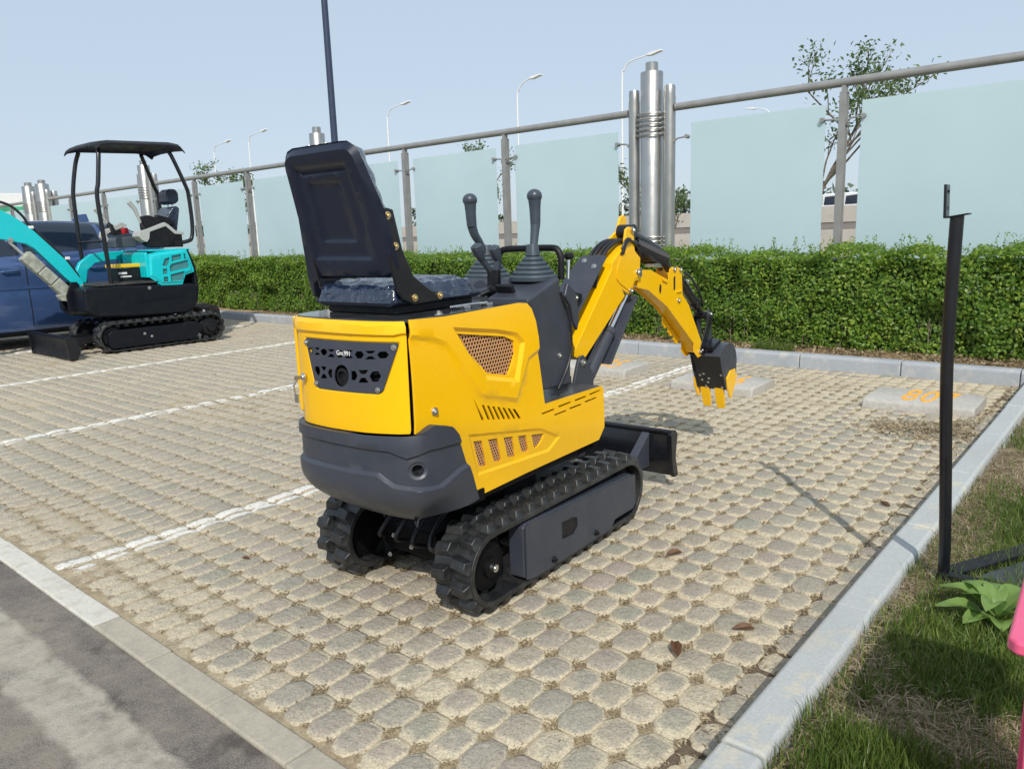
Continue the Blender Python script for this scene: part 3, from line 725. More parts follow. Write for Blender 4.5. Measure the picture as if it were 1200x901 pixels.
SLOTS = [[(-0.576,0.893),(-0.509,0.786),(-0.526,0.788)],[(-0.522,0.849),(-0.507,0.846),(-0.471,0.779),(-0.488,0.782)],[(-0.49,0.84),(-0.475,0.837),(-0.438,0.772),(-0.455,0.776)],[(-0.458,0.831),(-0.443,0.828),(-0.405,0.766),(-0.422,0.77)],[(-0.426,0.822),(-0.41,0.819),(-0.371,0.76),(-0.389,0.764)],[(-0.393,0.813),(-0.377,0.809),(-0.337,0.753),(-0.355,0.757)],[(-0.359,0.803),(-0.343,0.8),(-0.302,0.747),(-0.32,0.751)],[(-0.325,0.793),(-0.308,0.79),(-0.266,0.74),(-0.285,0.744)],[(-0.118,0.732),(-0.018,0.734),(-0.012,0.726),(-0.112,0.724)],[(0.014,0.738),(0.117,0.74),(0.124,0.732),(0.02,0.729)],[(0.151,0.74),(0.252,0.742),(0.259,0.734),(0.158,0.731)],[(0.281,0.744),(0.382,0.748),(0.39,0.74),(0.288,0.735)],[(-0.021,0.706),(0.078,0.708),(0.085,0.7),(-0.015,0.698)],[(0.105,0.711),(0.208,0.712),(0.215,0.704),(0.112,0.702)],[(0.239,0.716),(0.344,0.718),(0.351,0.71),(0.246,0.707)]]
SIDEBOLT = [(-0.793,0.879)]
BOOM = [(0.917,1.509),(0.946,1.521),(0.979,1.519),(1.001,1.497),(1.013,1.394),(1.077,1.352),(1.069,1.235),(1.012,1.225),(0.984,1.183),(0.954,1.157),(0.914,1.174),(0.87,1.192),(0.9,1.155),(0.822,1.105),(0.457,0.859),(0.381,0.9),(0.381,0.924),(0.754,1.303),(0.761,1.338),(0.894,1.423),(0.905,1.464)]
BOOMEAR = [(1.03,1.551),(1.068,1.583),(1.113,1.587),(1.16,1.576),(1.151,1.528),(1.089,1.426),(0.925,1.331),(0.868,1.333),(0.926,1.431)]
ARM = [(1.068,1.286),(1.225,1.277),(1.456,1.204),(1.471,1.268),(1.503,1.28),(1.602,1.271),(1.643,1.24),(1.657,1.1),(1.746,1.033),(1.985,0.729),(2.025,0.684),(1.903,0.669),(1.834,0.718),(1.833,0.773),(1.442,1.047),(1.196,1.165),(1.068,1.188)]
ARMCYL = [(1.004,1.492),(1.133,1.431),(1.294,1.373),(1.466,1.359),(1.557,1.26)]
BUCKCYL = [(1.697,1.236),(1.854,1.129),(2.047,0.941),(2.207,0.876),(2.215,0.695)]
BUCK = [(2.017,0.662),(2.034,0.697),(2.091,0.731),(2.16,0.741),(2.232,0.72),(2.276,0.671),(2.295,0.613),(2.285,0.527),(2.267,0.482),(2.167,0.428),(2.092,0.527)]
VENT = [(-0.212,1.135),(-0.198,1.139),(0.267,1.143),(0.275,1.139),(0.27,1.124),(0.198,0.969),(0.186,0.96),(0.17,0.957),(-0.142,0.95),(-0.158,0.956),(-0.167,0.965)]
VENTHOLES = [[(-0.185,1.107),(-0.175,1.106),(-0.162,1.083),(-0.175,1.082),(-0.192,1.093)],[(-0.172,1.106),(-0.162,1.106),(-0.151,1.092),(-0.159,1.092)],[(-0.152,1.107),(-0.116,1.108),(-0.128,1.099),(-0.142,1.098)],[(-0.141,1.088),(-0.127,1.088),(-0.117,1.08),(-0.154,1.078)],[(-0.115,1.092),(-0.102,1.105),(-0.081,1.106),(-0.071,1.095),(-0.084,1.082),(-0.105,1.08)],[(-0.068,1.106),(-0.027,1.108),(-0.04,1.097),(-0.057,1.097)],[(-0.056,1.089),(-0.039,1.089),(-0.028,1.078),(-0.071,1.076)],[(-0.022,1.091),(-0.01,1.105),(0.012,1.107),(0.022,1.094),(0.009,1.08),(-0.013,1.078)],[(0.029,1.109),(0.072,1.111),(0.058,1.101),(0.041,1.101)],[(0.041,1.091),(0.058,1.091),(0.071,1.081),(0.026,1.078)],[(0.078,1.094),(0.091,1.108),(0.115,1.109),(0.125,1.097),(0.112,1.083),(0.088,1.081)],[(0.129,1.111),(0.178,1.114),(0.163,1.103),(0.143,1.102)],[(0.144,1.092),(0.163,1.093),(0.177,1.083),(0.128,1.08)],[(0.182,1.098),(0.196,1.111),(0.222,1.113),(0.234,1.101),(0.22,1.088),(0.194,1.086)],[(-0.159,1.033),(-0.131,1.035),(-0.125,1.019),(-0.135,1.0),(-0.15,1.0),(-0.163,1.017)],[(-0.121,1.037),(-0.083,1.039),(-0.096,1.023),(-0.112,1.023)],[(-0.111,1.008),(-0.095,1.009),(-0.084,0.993),(-0.126,0.99)],[(-0.05,1.031),(-0.054,0.998),(-0.07,0.999),(-0.079,1.014),(-0.066,1.032)],[(0.041,1.015),(0.036,0.998),(0.026,0.984),(0.011,0.974),(-0.005,0.969),(-0.02,0.971),(-0.033,0.979),(-0.04,0.992),(-0.041,1.008),(-0.036,1.024),(-0.026,1.039),(-0.011,1.049),(0.005,1.053),(0.02,1.051),(0.032,1.043),(0.039,1.03)],[(0.055,1.034),(0.077,1.035),(0.086,1.018),(0.071,0.999),(0.052,1.0)],[(0.089,1.039),(0.141,1.043),(0.123,1.026),(0.103,1.025)],[(0.104,1.012),(0.124,1.013),(0.137,0.996),(0.087,0.992)],[(0.142,1.018),(0.158,1.038),(0.184,1.041),(0.195,1.023),(0.18,1.002),(0.154,1.0)]]
VENTTEXT = [(-0.017,1.093),(0.068,1.099)]
VENTBOLTS = [(-0.204,1.123),(0.256,1.127),(0.177,0.971),(-0.155,0.969)]
DOORTOP = [(-0.267,1.148),(0.343,1.157),(-0.281,1.224),(0.355,1.229)]
LOCK = [(-0.233,0.98)]
CONS = [(-0.147,1.228),(0.101,1.31),(0.109,1.26),(0.127,1.193),(0.17,1.121),(0.184,1.028),(0.181,0.808),(-0.056,0.816),(-0.085,0.997),(-0.115,1.151)]
LEVR = [(0.125,1.693),(0.128,1.636),(0.132,1.542),(0.131,1.44),(0.097,1.366)]
LEVL = [(0.089,1.685),(0.092,1.625),(0.095,1.533),(0.126,1.482),(0.17,1.445)]
BOOTR = [(0.118,1.434),(-0.022,1.305),(0.223,1.297)]
BOOTL = [(0.177,1.364),(0.125,1.293),(0.344,1.294)]
SHORT = [(-0.102,1.447),(-0.037,1.36),(-0.016,1.434),(-0.001,1.372),(-0.012,1.213)]
KEY = [(-0.012,1.274),(-0.08,1.252),(-0.119,1.235)]
KNOB = [(0.263,1.407),(0.256,1.379),(0.255,1.302)]
RAIL = [(-0.153,1.362),(-0.142,1.406),(-0.112,1.431),(0.171,1.434),(0.208,1.416),(0.22,1.388),(0.22,1.305)]
SEATBACK = [(-0.227,1.795),(-0.21,1.812),(-0.163,1.827),(0.098,1.828),(0.136,1.827),(0.157,1.816),(0.169,1.798),(0.196,1.655),(0.192,1.461),(0.162,1.383),(-0.329,1.269),(-0.35,1.292),(-0.346,1.346),(-0.262,1.601)]
BRACKET = [(-0.868,1.598),(-0.839,1.609),(-0.808,1.602),(-0.772,1.459),(-0.723,1.363),(-0.634,1.304),(-0.561,1.285),(-0.57,1.261),(-0.732,1.257),(-0.787,1.28),(-0.816,1.321),(-0.847,1.462),(-0.864,1.568)]
BRBOLTS = [(-0.841,1.581),(-0.811,1.474),(-0.728,1.283),(-0.59,1.281)]
CUSHION = [(-0.789,1.351),(-0.68,1.36),(-0.43,1.351),(-0.337,1.321),(-0.304,1.278),(-0.41,1.26),(-0.711,1.264),(-0.817,1.282)]
BLADE = [(-0.05,0.344),(0.292,0.347),(0.314,0.335),(0.342,0.119),(0.304,0.113),(0.167,0.148)]

ex = thing('mini_excavator', 'yellow mini excavator with grey counterweight and open black seat in the foreground', 'excavator', (-2.33, 2.65, 0), R(3.1))
def track_path(r, yc, zc, n=14):
    return arc((yc, zc), r, -math.pi/2, math.pi/2, n)+arc((-yc, zc), r, math.pi/2, math.pi*1.5, n)
def track(root, xc, w, yc, R0, count, lugh, name='track', mat=RUB, sub=True, ph=0.):
    zc = R0+lugh
    op = track_path(R0, yc, zc); ip = track_path(R0-.024, yc, zc); k = len(op)
    b = MB(); V = []
    for x in (xc-w/2, xc+w/2): V += [(x, p[0], p[1]) for p in op]+[(x, p[0], p[1]) for p in ip]
    F = []
    for i in range(k):
        j = (i+1) % k
        F += [(i, j, k+j, k+i), (2*k+i, 3*k+i, 3*k+j, 2*k+j), (i, 2*k+i, 2*k+j, j), (k+i, k+j, 3*k+j, 3*k+i)]
    b.add(V, F); tr = b.build(name, mat, root, .004, 1)
    tot = 4*yc+2*math.pi*R0; stp = tot/count
    def at(s):
        s %= tot
        if s < math.pi*R0: a = -math.pi/2+s/R0; return (yc+R0*math.cos(a), zc+R0*math.sin(a), a)
        s -= math.pi*R0
        if s < 2*yc: return (yc-s, zc+R0, math.pi/2)
        s -= 2*yc
        if s < math.pi*R0: a = math.pi/2+s/R0; return (-yc+R0*math.cos(a), zc+R0*math.sin(a), a)
        s -= math.pi*R0; return (-yc+s, zc-R0, -math.pi/2)
    ll = stp*.33; hw = w*.225
    # lug in its own frame: x across, y along, z outwards; a slanted block with a worn, tapering top
    def lugm(sd):
        b = MB(); V = [(-hw*sd, -ll, -.004), (hw*sd, -ll*1.25, -.004), (hw*sd, ll*.75, -.004), (-hw*sd, ll*1.2, -.004),
                       (-hw*sd*.8, -ll*.62, lugh), (hw*sd*.72, -ll*.85, lugh*.96), (hw*sd*.72, ll*.38, lugh*.96), (-hw*sd*.8, ll*.7, lugh)]
        F = [(0, 1, 2, 3), (4, 7, 6, 5), (0, 4, 5, 1), (1, 5, 6, 2), (2, 6, 7, 3), (3, 7, 4, 0)]
        return V, F
    if sub:
        ms = [MB().add(*lugm(sd)).mesh('track_lug', mat, 30) for sd in (1, -1)]
    jb = MB()
    for c in range(count):
        for q, sd in enumerate((1, -1)):
            y, z, a = at((c+.5*q+ph)*stp); M3 = Matrix.Rotation(a-math.pi/2, 4, 'X')
            M4 = Matrix.Translation((xc+sd*w*.255, y, z))@M3
            if sub:
                o = link('track_lug', ms[q], tr); o.matrix_local = M4
                bv = o.modifiers.new('worn_edges', 'BEVEL'); bv.width = .004; bv.segments = 2
            else:
                V, F = lugm(sd); jb.add([M4@Vector(p) for p in V], F)
    g = MB()
    for c in range(count):
        y, z, a = at((c+.25)*stp); ny, nz = math.cos(a), math.sin(a)
        g.box((xc, y-ny*.045, z-nz*.045), (w*.34, stp*.4, .045), (('X'), a-math.pi/2))
    tag(g.build('guide_teeth', mat, tr), kind='stuff')
    if not sub: tag(jb.build('track_lugs', mat, tr), kind='stuff')
    return tr
for xc, s in ((.275, 1), (-.43, -1)):
    track(ex, xc, .20, .55, .157, 34, .034, ph=.0 if s > 0 else .4)
    for y, nm, r in ((-.55, 'sprocket', .118), (.55, 'idler_wheel', .125)):
        b = MB(); b.lathe([(r*.5, -.06), (r, -.05), (r, .01), (r*.9, .02), (r*.85, .045), (.045, .055), (.042, .07), (0, .07)], (xc+.01*s, y, .19), (s, 0, 0), 28)
        if nm == 'sprocket':
            for k in range(12):
                a = 2*math.pi*k/12; b.box((xc, y+math.cos(a)*(r+.008), .19+math.sin(a)*(r+.008)), (.03, .03, .026), ('X', a))
        wh = b.build(nm, UNDR, ex, smooth=25)
        b = MB(); b.cyl((xc+.07*s, y, .19), (xc+.098*s, y, .19), .02, .016, 16); b.cyl((xc+.098*s, y, .19), (xc+.102*s, y, .19), .010, n=12); b.build('hub_bolt', STEEL, wh)
    for y in (-.28, -.02, .26):
        b = MB(); b.cyl((xc-.055, y, .085), (xc+.055, y, .085), .045, n=20); b.build('track_roller', BLKM, ex)
    # side beam of the undercarriage
    poly = [(-.37, .075), (-.30, .062), (.33, .062), (.345, .075), (.375, .10), (.56, .10), (.585, .12), (.585, .265), (.57, .278), (-.345, .315), (-.37, .30)]
    hole = [(-.10, .16), (.0, .152), (.032, .175), (.030, .222), (-.01, .236), (-.10, .240)]
    XO = xc+.118*s
    p = panel('track_frame', GREY, ex, poly, [hole], [], (lambda y, z, d, XO=XO: (XO, y, z)), .3, .006)
    b = MB(); b.box((XO-.012*s, -.035, .198), (.012, .16, .11)); b.build('frame_recess', BLKM, p)
    b = MB(); b.prism(poly, 0, XO-.095*s, XO-.014*s); b.build('frame_box', GREY, p, .008)
    b = MB(); b.prism([(q[0]*1.003, q[1]*1.002) for q in poly], 0, XO-.014*s, XO-.002*s)
    for q in ((-.18, .088), (.18, .088)): b.bolt((XO+.001*s, q[0], q[1]+.01), (s, 0, 0), .010, .012)
    bolts(p, BLK, [((XO+.001*s, y_, .092), (s, 0, 0), .011, .014) for y_ in (-.17, .19)])
b = MB(); b.box((-.08, .02, .25), (.54, .62, .15)); b.box((-.08, -.40, .20), (.26, .3, .12)); b.box((-.08, .45, .22), (.3, .4, .08))
b.cyl((-.30, -.45, .2), (.14, -.45, .2), .05, n=20)
b.cyl((-.25, -.52, .19), (-.25, -.44, .19), .07, n=18); b.cyl((.09, -.52, .19), (.09, -.44, .19), .07, n=18)
b.build('undercarriage', UNDR, ex, .01)
b = MB(); b.cyl((-.04, -.1, .32), (-.04, -.1, .46), .24, n=40); b.build('slew_ring', UNDR, ex)
bolts(ex, STEEL, [((-.25+.072*k if k % 2 else -.2+.06*k, -.585+(k % 3)*.008, .13+.018*((k*5) % 7)), (0, -1, 0), .007, .008) for k in range(3)])
b = MB()
for k in range(4): b.tube(crom([(-.25+.12*k, -.56, .2), (-.22+.10*k, -.62, .24), (-.18+.08*k, -.52, .33), (-.1+.04*k, -.3, .38)], 5), .010, 8)
b.build('motor_hoses', HOSE, ex)

# dozer blade
b = MB(); n = 8; xs = (-.44, .31)
pr = [(1.19-.035*math.sin(math.pi*i/n)+.0*i, .085+.26*i/n) for i in range(n+1)]
b.prism(pr+[(p[0]+.018, p[1]) for p in reversed(pr)], 0, *xs); bl = b.build('dozer_blade', BLK, ex, .003)
b = MB(); b.cyl((-.44, 1.185, .345), (.315, 1.185, .345), .016, n=14); b.box((-.07, 1.16, .20), (.74, .012, .03)); b.build('blade_rib', BLK, bl)
for x in (-.45, .318):
    b = MB(); b.prism([(1.14, .34), (1.16, .365), (1.20, .36), (1.225, .33), (1.215, .28), (1.20, .20), (1.235, .09), (1.225, .075), (1.185, .08), (1.165, .12), (1.15, .2)], 0, x-.012, x+.012); b.build('end_plate', BLK, bl, .004)
for x in (-.28, .16):
    b = MB(); b.bar((x, .45, .20), (x, 1.15, .17), .05, .07); b.prism([(.95, .20), (1.15, .20), (1.15, .34)], 0, x-.025, x+.025); b.build('blade_arm', GREY, bl, .004)

# superstructure
b = MB(); b.box((-.025, -.08, .475), (.60, .92, .05)); b.box((.27, -.55, .475), (.04, .1, .05)); b.box((-.025, .30, .47), (.60, .16, .045)); b.build('chassis_plate', UNDR, ex, .004)
b = MB(); b.box((-.03, -.50, .85), (.58, .70, .68)); b.box((-.03, .10, .62), (.58, .5, .23)); b.build('engine_bay', DARK, ex)
def sidex(y, z):
    k = max(0, min(1, (z-.92)/.30)); x = .31-.016*k*k
    zc = .80-(y+.70)*.215 if y < .45 else .55      # crease running forward along the skirt
    if z < zc: x -= min(.028, (zc-z)*.13)
    return x
smap = lambda y, z, d: (sidex(y, z)+d, y, z)
side = panel('side_panel', YEL, ex, SIDE, [MESH_UP]+MESHES+SLOTS, [(PLATEAU, .010, .02), (RECESS, -.014, .016), (LOWREC, -.006, .012)], smap, .035, .008, .04, 22)
def hexholes(poly, p, r):
    out = []; us = [q[0] for q in poly]; vs_ = [q[1] for q in poly]; j = 0; v = min(vs_)
    while v < max(vs_):
        u = min(us)+(p/2 if j % 2 else 0)
        while u < max(us):
            if sdist((u, v), poly) > r*1.15: out.append([(u+r*math.cos(a), v+r*math.sin(a)) for a in [math.pi/3*k for k in range(6)]])
            u += p
        v += p*.866; j += 1
    return out
for k, q in enumerate([MESH_UP]+MESHES):
    big = inset(q, -.008)
    panel('mesh_grille', COP, side, big, hexholes(big, .0172 if k == 0 else .0150, .0068 if k == 0 else .0058), [], (lambda y, z, d, kk=k: (sidex(y, z)-(.014 if kk == 0 else .012), y, z)), 9, .002, 9)
bolts(side, STEEL, [((sidex(-.793, .879)+.001, -.793, .879), (1, 0, 0), .011, .010), ((.27, -.70, 1.222), (0, 0, 1), .012, .010)])
b = MB(); b.prism([(-.10, .76), (.39, .755), (.41, .74), (.41, .56), (.37, .50), (-.10, .50)], 0, -.335, -.325); b.prism([(-.88, .83), (-.88, 1.21), (-.17, 1.21), (-.12, 1.0), (-.10, .50), (-.5, .48)], 0, -.355, -.34); b.build('side_panel', YEL, ex, .004)
b = MB(); b.box((-.02, .405, .63), (.62, .014, .25)); b.build('front_skirt', YEL, ex, .005)
b = MB(); b.box((-.02, .145, .757), (.63, .52, .010)); fl = b.build('floor_plate', MAT('scuffed_grey_floor', (.09, .095, .1), .35, .3, dust=.5, dustcol=(.2, .18, .15)), ex, .003)

# rear shell: a path round the back, parametrised by arc length with 0 in the middle
rp_ = crom([(-.362, -.45, 0), (-.362, -.62, 0), (-.358, -.76, 0), (-.345, -.85, 0), (-.31, -.905, 0), (-.24, -.937, 0), (-.12, -.953, 0), (0, -.957, 0), (.12, -.951, 0), (.23, -.930, 0), (.285, -.908, 0), (.316, -.875, 0), (.325, -.82, 0), (.326, -.70, 0), (.326, -.40, 0)], 8)
cum = [0.]
for i in range(1, len(rp_)): cum.append(cum[-1]+(rp_[i]-rp_[i-1]).length)
s0 = min(range(len(rp_)), key=lambda i: abs(rp_[i].x)+(0 if rp_[i].y < -.8 else 9)); s0 = cum[s0]
def rear(s):
    s += s0; s = max(0, min(cum[-1]-1e-4, s))
    i = max(j for j in range(len(cum)-1) if cum[j] <= s); t = (s-cum[i])/(cum[i+1]-cum[i]+1e-9); i2 = min(i+2, len(rp_)-1); i0 = max(i-1, 0)
    p = rp_[i].lerp(rp_[i+1], t); d = ((rp_[i+1]-rp_[i0]).normalized()).lerp((rp_[i2]-rp_[i]).normalized(), t).normalized()
    return p, Vector((d.y, -d.x, 0))
def rmap(s, z, d):
    p, n = rear(s)
    if z > 1.19: d -= (z-1.19)**2*14
    p = p+n*(d-.006); return (p.x, p.y, z)
door = panel('rear_door', YEL, ex, [(-.50, .80), (-.30, .80), (-.1, .803), (.1, .808), (.298, .816), (.302, .83), (.306, 1.20), (.300, 1.218), (-.50, 1.218)], [inset(VENT, .007)],
             [([(-.9, 1.162), (.26, 1.162), (.29, 1.168), (.9, 1.168), (.9, 1.4), (-.9, 1.4)], .011, .010), ([(p[0]*1.03, (p[1]-1.05)*1.06+1.05) for p in VENT], -.006, .008)], rmap, .035, .006, .035, 24)
vent = panel('vent_plate', PLATEG, ex, VENT, VENTHOLES, [], (lambda s, z, d: rmap(s, z, .000)), .05, .004, .05)
bolts(vent, STEEL, [(rmap(x, z, .001), rear(x)[1], .008, .007) for x, z in VENTBOLTS])
b = MB(); b.cyl((0, -.84, 1.012), (0, -.935, 1.005), .030, n=20); b.lathe([(.030, 0), (.034, .01), (.024, .012), (.022, -.04), (0, -.04)], (0, -.935, 1.005), (0, -1, 0), 20); b.build('exhaust_pipe', BLKM, vent)
p = rmap(.022, 1.096, .0012); textmesh('lettering', 'Gm.991', .024, WHITE, vent, Matrix.Translation(p)@Matrix.Rotation(math.pi/2, 4, 'X'), ext=.0006)
p, nn = rear(-.235); b = MB(); b.lathe([(.016, -.002), (.018, .004), (.012, .008), (.010, .012), (0, .012)], p+nn*.001+Vector((0, 0, .985)), nn, 18)
q = p+nn*.012+Vector((0, 0, .985)); b.bar(q, q+nn*.03, .004, .016); b.tube([q+nn*.02+Vector((0, 0, -.008)), q+nn*.028+Vector((-.01, 0, -.03)), q+nn*.024+Vector((-.008, 0, -.065))], .004, 6)
b.box(q+nn*.022+Vector((-.006, 0, -.08)), (.022, .006, .035)); b.build('door_lock', STEEL, door, .0008)
def cwmap(s, z, d):
    p, n = rear(s); fade = 1-max(0, min(1, (s-.34)/.26)); fade = fade*fade*(3-2*fade)
    t = max(0, (.61-z)/.17); off = .008-.155*t**2.0*fade-(.024*t*(1-fade))
    off -= max(0, z-.80)*.5*0
    if z > .803 and s < .33: off -= .006
    # belly: gently fuller in the middle height
    off += .003*math.sin(max(0, min(1, (z-.45)/.36))*math.pi)*fade
    p = p+n*(off+d); zz = z+(.012*t*(s*s*2.5 if s > 0 else s*s*1.2)); return (p.x, p.y, zz)
cw_out = [(.632, .476), (.555, .66), (.515, .775), (.488, .806), (.475, .815), (.39, .838), (.375, .836), (.318, .812), (.10, .804), (-.1, .799), (-.30, .796), (-.62, .80), (-.62, .45), (-.35, .44), (0, .438), (.30, .445), (.50, .462)]
hole_c = [(.318+.021*math.cos(a), .683+.021*math.sin(a)) for a in [2*math.pi*k/16 for k in range(16)]]
hole_l = [(-.34+.018*math.cos(a), .70+.021*math.sin(a)) for a in [2*math.pi*k/16 for k in range(16)]]
cw = panel('counterweight', GREY, ex, cw_out, [hole_c, hole_l], [([(-.9, .748), (.22, .745), (.285, .722), (.36, .745), (.40, .742), (.9, .715), (.9, .95), (-.9, .95)], .010, .010),
        ([(-.9, .650), (.17, .668), (.235, .632), (.40, .612), (.505, .645), (.9, .70), (.9, .2), (-.9, .2)], .013, .012), ([(.318+.034*math.cos(a), .683+.034*math.sin(a)) for a in [2*math.pi*k/14 for k in range(14)]], -.006, .008)], cwmap, .03, .03, .03, 26)
p, nn = rear(.318); b = MB(); q = p+Vector((0, 0, .683)); b.lathe([(.021, -.03), (.024, 0), (.020, .002), (.018, -.028), (0, -.028)], q+nn*.0, nn, 20); b.build('towing_socket', DARK, cw)
b = MB(); b.prism([(-.28, -.58), (-.24, -.68), (-.18, -.71), (.13, -.70), (.18, -.68), (.27, -.58)], 2, .452, .47); b.build('counterweight_base', UNDR, cw)
bolts(cw, STEEL, [((.06, -.66, .452), (0, 0, -1), .014, .014)])
b = MB(); b.prism([(-.34, -.80), (-.315, -.885), (-.24, -.925), (0, -.945), (.23, -.922), (.275, -.90), (.293, -.87), (.293, -.16), (-.34, -.16)], 2, 1.209, 1.222)
deck = b.build('top_deck', MAT('glossy_black_deck', (.03, .035, .042), .22, coat=.4, dust=.15), ex, .003)
b = MB()
for y in (-.50, -.36): b.box((.225, y, 1.228), (.035, .035, .012))
b.tube([(.20, -.56, 1.232), (.22, -.46, 1.235), (.21, -.34, 1.232)], .006, 8); b.build('seat_rail', STEEL, deck, .002)
b = MB(); b.box((-.06, -.56, 1.241), (.38, .44, .036)); b.build('seat_base', BLKM, deck, .004)

# seat
tub = MB(); tub.prism([(-.29, 1.262), (-.25, 1.250), (.13, 1.250), (.162, 1.262), (.165, 1.278), (-.292, 1.278)], 1, -.81, -.32); seat = tub.build('seat', SEATM, ex, .012)
TL = .36
def bmap(dirn, off):
    nrm = Vector((0, -1, -TL)).normalized()*dirn
    def f(x, z, d):
        zb = z+(0 if True else 0); y = -.75-TL*(z-1.25)
        cr = .0 if dirn > 0 else .0
        p = Vector((x, y, z))+nrm*(d+off); return (p.x, p.y, p.z)
    return f
sb = [(-.232, 1.775), (-.222, 1.80), (-.20, 1.818), (-.165, 1.827), (0, 1.828), (.10, 1.828), (.135, 1.826), (.158, 1.812), (.172, 1.79), (.195, 1.655), (.198, 1.50), (.19, 1.42), (.175, 1.375), (.12, 1.360), (-.24, 1.356), (-.285, 1.33), (-.31, 1.275), (-.335, 1.268), (-.35, 1.285), (-.346, 1.346), (-.262, 1.601)]
shell = panel('backrest_shell', SEATM, seat, sb, [], [(sb, .022, .018), ([(-.178, 1.772), (.108, 1.772), (.118, 1.60), (.085, 1.430), (-.238, 1.434), (-.205, 1.60)], -.010, .014),
     ([(-.134, 1.714), (.042, 1.711), (.024, 1.493), (-.165, 1.497)], -.008, .010), ([(-.160, 1.750), (.09, 1.750), (.085, 1.735), (-.155, 1.735)], -.006, .006)], bmap(1, 0), .03, .006, .03, 40)
def wrinkle(x, y, z): return .0035*math.sin(38*x+55*z+3*math.sin(23*z))+.0025*math.sin(75*z-40*x+2*math.sin(41*x))
bc = [(p[0]*.98, p[1]+(.004 if p[1] > 1.6 else .02)) for p in sb]
bm_ = bmap(-1, -.002)
panel('back_cushion', WRAP, seat, bc, [], [(bc, .058, .045), (inset(bc, .07), .010, .03)], lambda x, z, d: bm_(x, z, d+(wrinkle(x, 0, z) if d > .01 else 0)), .015, 0, .02, 180)
cu = [(-.285, -.80), (-.25, -.825), (.11, -.825), (.155, -.80), (.165, -.72), (.165, -.40), (.14, -.335), (.08, -.305), (-.2, -.305), (-.26, -.335), (-.29, -.40), (-.295, -.72)]
def cmap(x, y, d):
    return (x+(.004*math.sin(60*y) if d > .02 else 0), y, 1.268+d+(wrinkle(x, 0, y*1.3) if d > .01 else 0)-.05*max(0, y+.42)**1.0*(1 if d > .02 else 0))
panel('seat_cushion', WRAP, seat, cu, [], [(cu, .064, .018), (inset(cu, .03), .012, .05)], cmap, .014, 0, .014, 180)
for x in (.172, -.25):
    b = MB(); b.prism(BRACKET, 0, x-.006, x+.006); br_ = b.build('seat_bracket', BLK, seat, .005, 3)
    bolts(seat, BRASS, [((x+(.007 if x > 0 else -.007), y, z), (1 if x > 0 else -1, 0, 0), .010, .010) for y, z in BRBOLTS])

# console, levers, rail
cons = MB(); cons.prism(CONS, 0, .045, .275); cons = cons.build('console', GREY, ex, .014, 3)
b = MB(); b.prism([(.02, .76), (.02, 1.25), (.08, 1.30), (.20, 1.30), (.24, 1.2), (.24, .76)], 0, -.32, .05); b.build('front_console', GREY, ex, .014, 3)
b = MB(); b.tube(crom([(.279, .10, 1.24), (.284, .155, 1.13), (.285, .172, 1.0), (.284, .14, .90), (.281, .06, .805)], 6), .006, 8); b.build('console_seal', HOSE, cons)
b = MB(); b.bolt((.276, .085, .955), (1, 0, 0), .010, .008); b.build('console_bolt', STEEL, cons)
b = MB(); b.prism([(.16, 1.28), (.22, 1.24), (.24, 1.18), (.25, 1.10), (.235, 1.05), (.20, 1.10), (.18, 1.17), (.13, 1.22)], 0, .262, .282); b.build('console_bracket', GREY, cons, .008)
b = MB(); b.box((.11, -.085, 1.262), (.09, .02, .05), ('X', .5)); sw = b.build('switch_panel', BLKM, cons, .003)
b = MB(); b.box((.105, -.098, 1.275), (.022, .006, .014), ('X', .5)); b.build('green_lamp', GRN, sw, .001)
def boot(x, y):
    b = MB(); pr = [(.098, 1.292), (.100, 1.30)]
    for k in range(5):
        z = 1.302+k*.020; r = .096-.0135*k; pr += [(r, z), (r+.002, z+.006), (r-.004, z+.016), (r-.016, z+.019)]
    pr += [(.030, 1.405), (.024, 1.445), (.021, 1.455)]
    V0 = len(b.v); b.lathe([(r, z) for r, z in pr], (0, 0, 0), (0, 0, 1), 28)
    b.v = [(x+(p[0]*(1+.16*abs(math.sin(2*math.atan2(p[1], p[0])))**1.0)), y+p[1]*(1+.16*abs(math.sin(2*math.atan2(p[1], p[0])))), p[2]) for p in b.v]
    return b
for x, bx, by, pts, nm in ((.13, .13, .10, [(.105, 1.42), (.120, 1.50), (.128, 1.545), (.128, 1.60), (.127, 1.65), (.125, 1.685), (.125, 1.694)], ''), (-.22, -.22, .20, [(.195, 1.40), (.150, 1.465), (.115, 1.505), (.096, 1.545), (.092, 1.60), (.090, 1.655), (.089, 1.683), (.089, 1.690)], '')):
    lv = boot(bx, by).build('control_lever', PLAS, ex, smooth=35)
    k = len(pts)-5
    low = [(x, p[0], p[1]) for p in pts[:k+1]]; hi = [(x, p[0], p[1]) for p in pts[k:]]
    b = MB(); b.tube(crom(low, 5), [.017+.006*(i/(len(crom(low, 5))-1)) for i in range(len(crom(low, 5)))], 16); b.build('lever_shaft', PLAS, lv)
    h = crom(hi[:-2]+[(x, hi[-3][1], 1.665)], 6); n = len(h); b = MB(); b.tube(h, [.0235+.003*math.sin(i/(n-1)*math.pi*.6)+.0075*max(0, i/(n-1)-.4)**1.0/.6 for i in range(n)], 18); b.ball((x, h[-1][1]-.001, 1.668), .0355, 18, (1, 1, .9)); b.build('lever_grip', LEVM, lv)
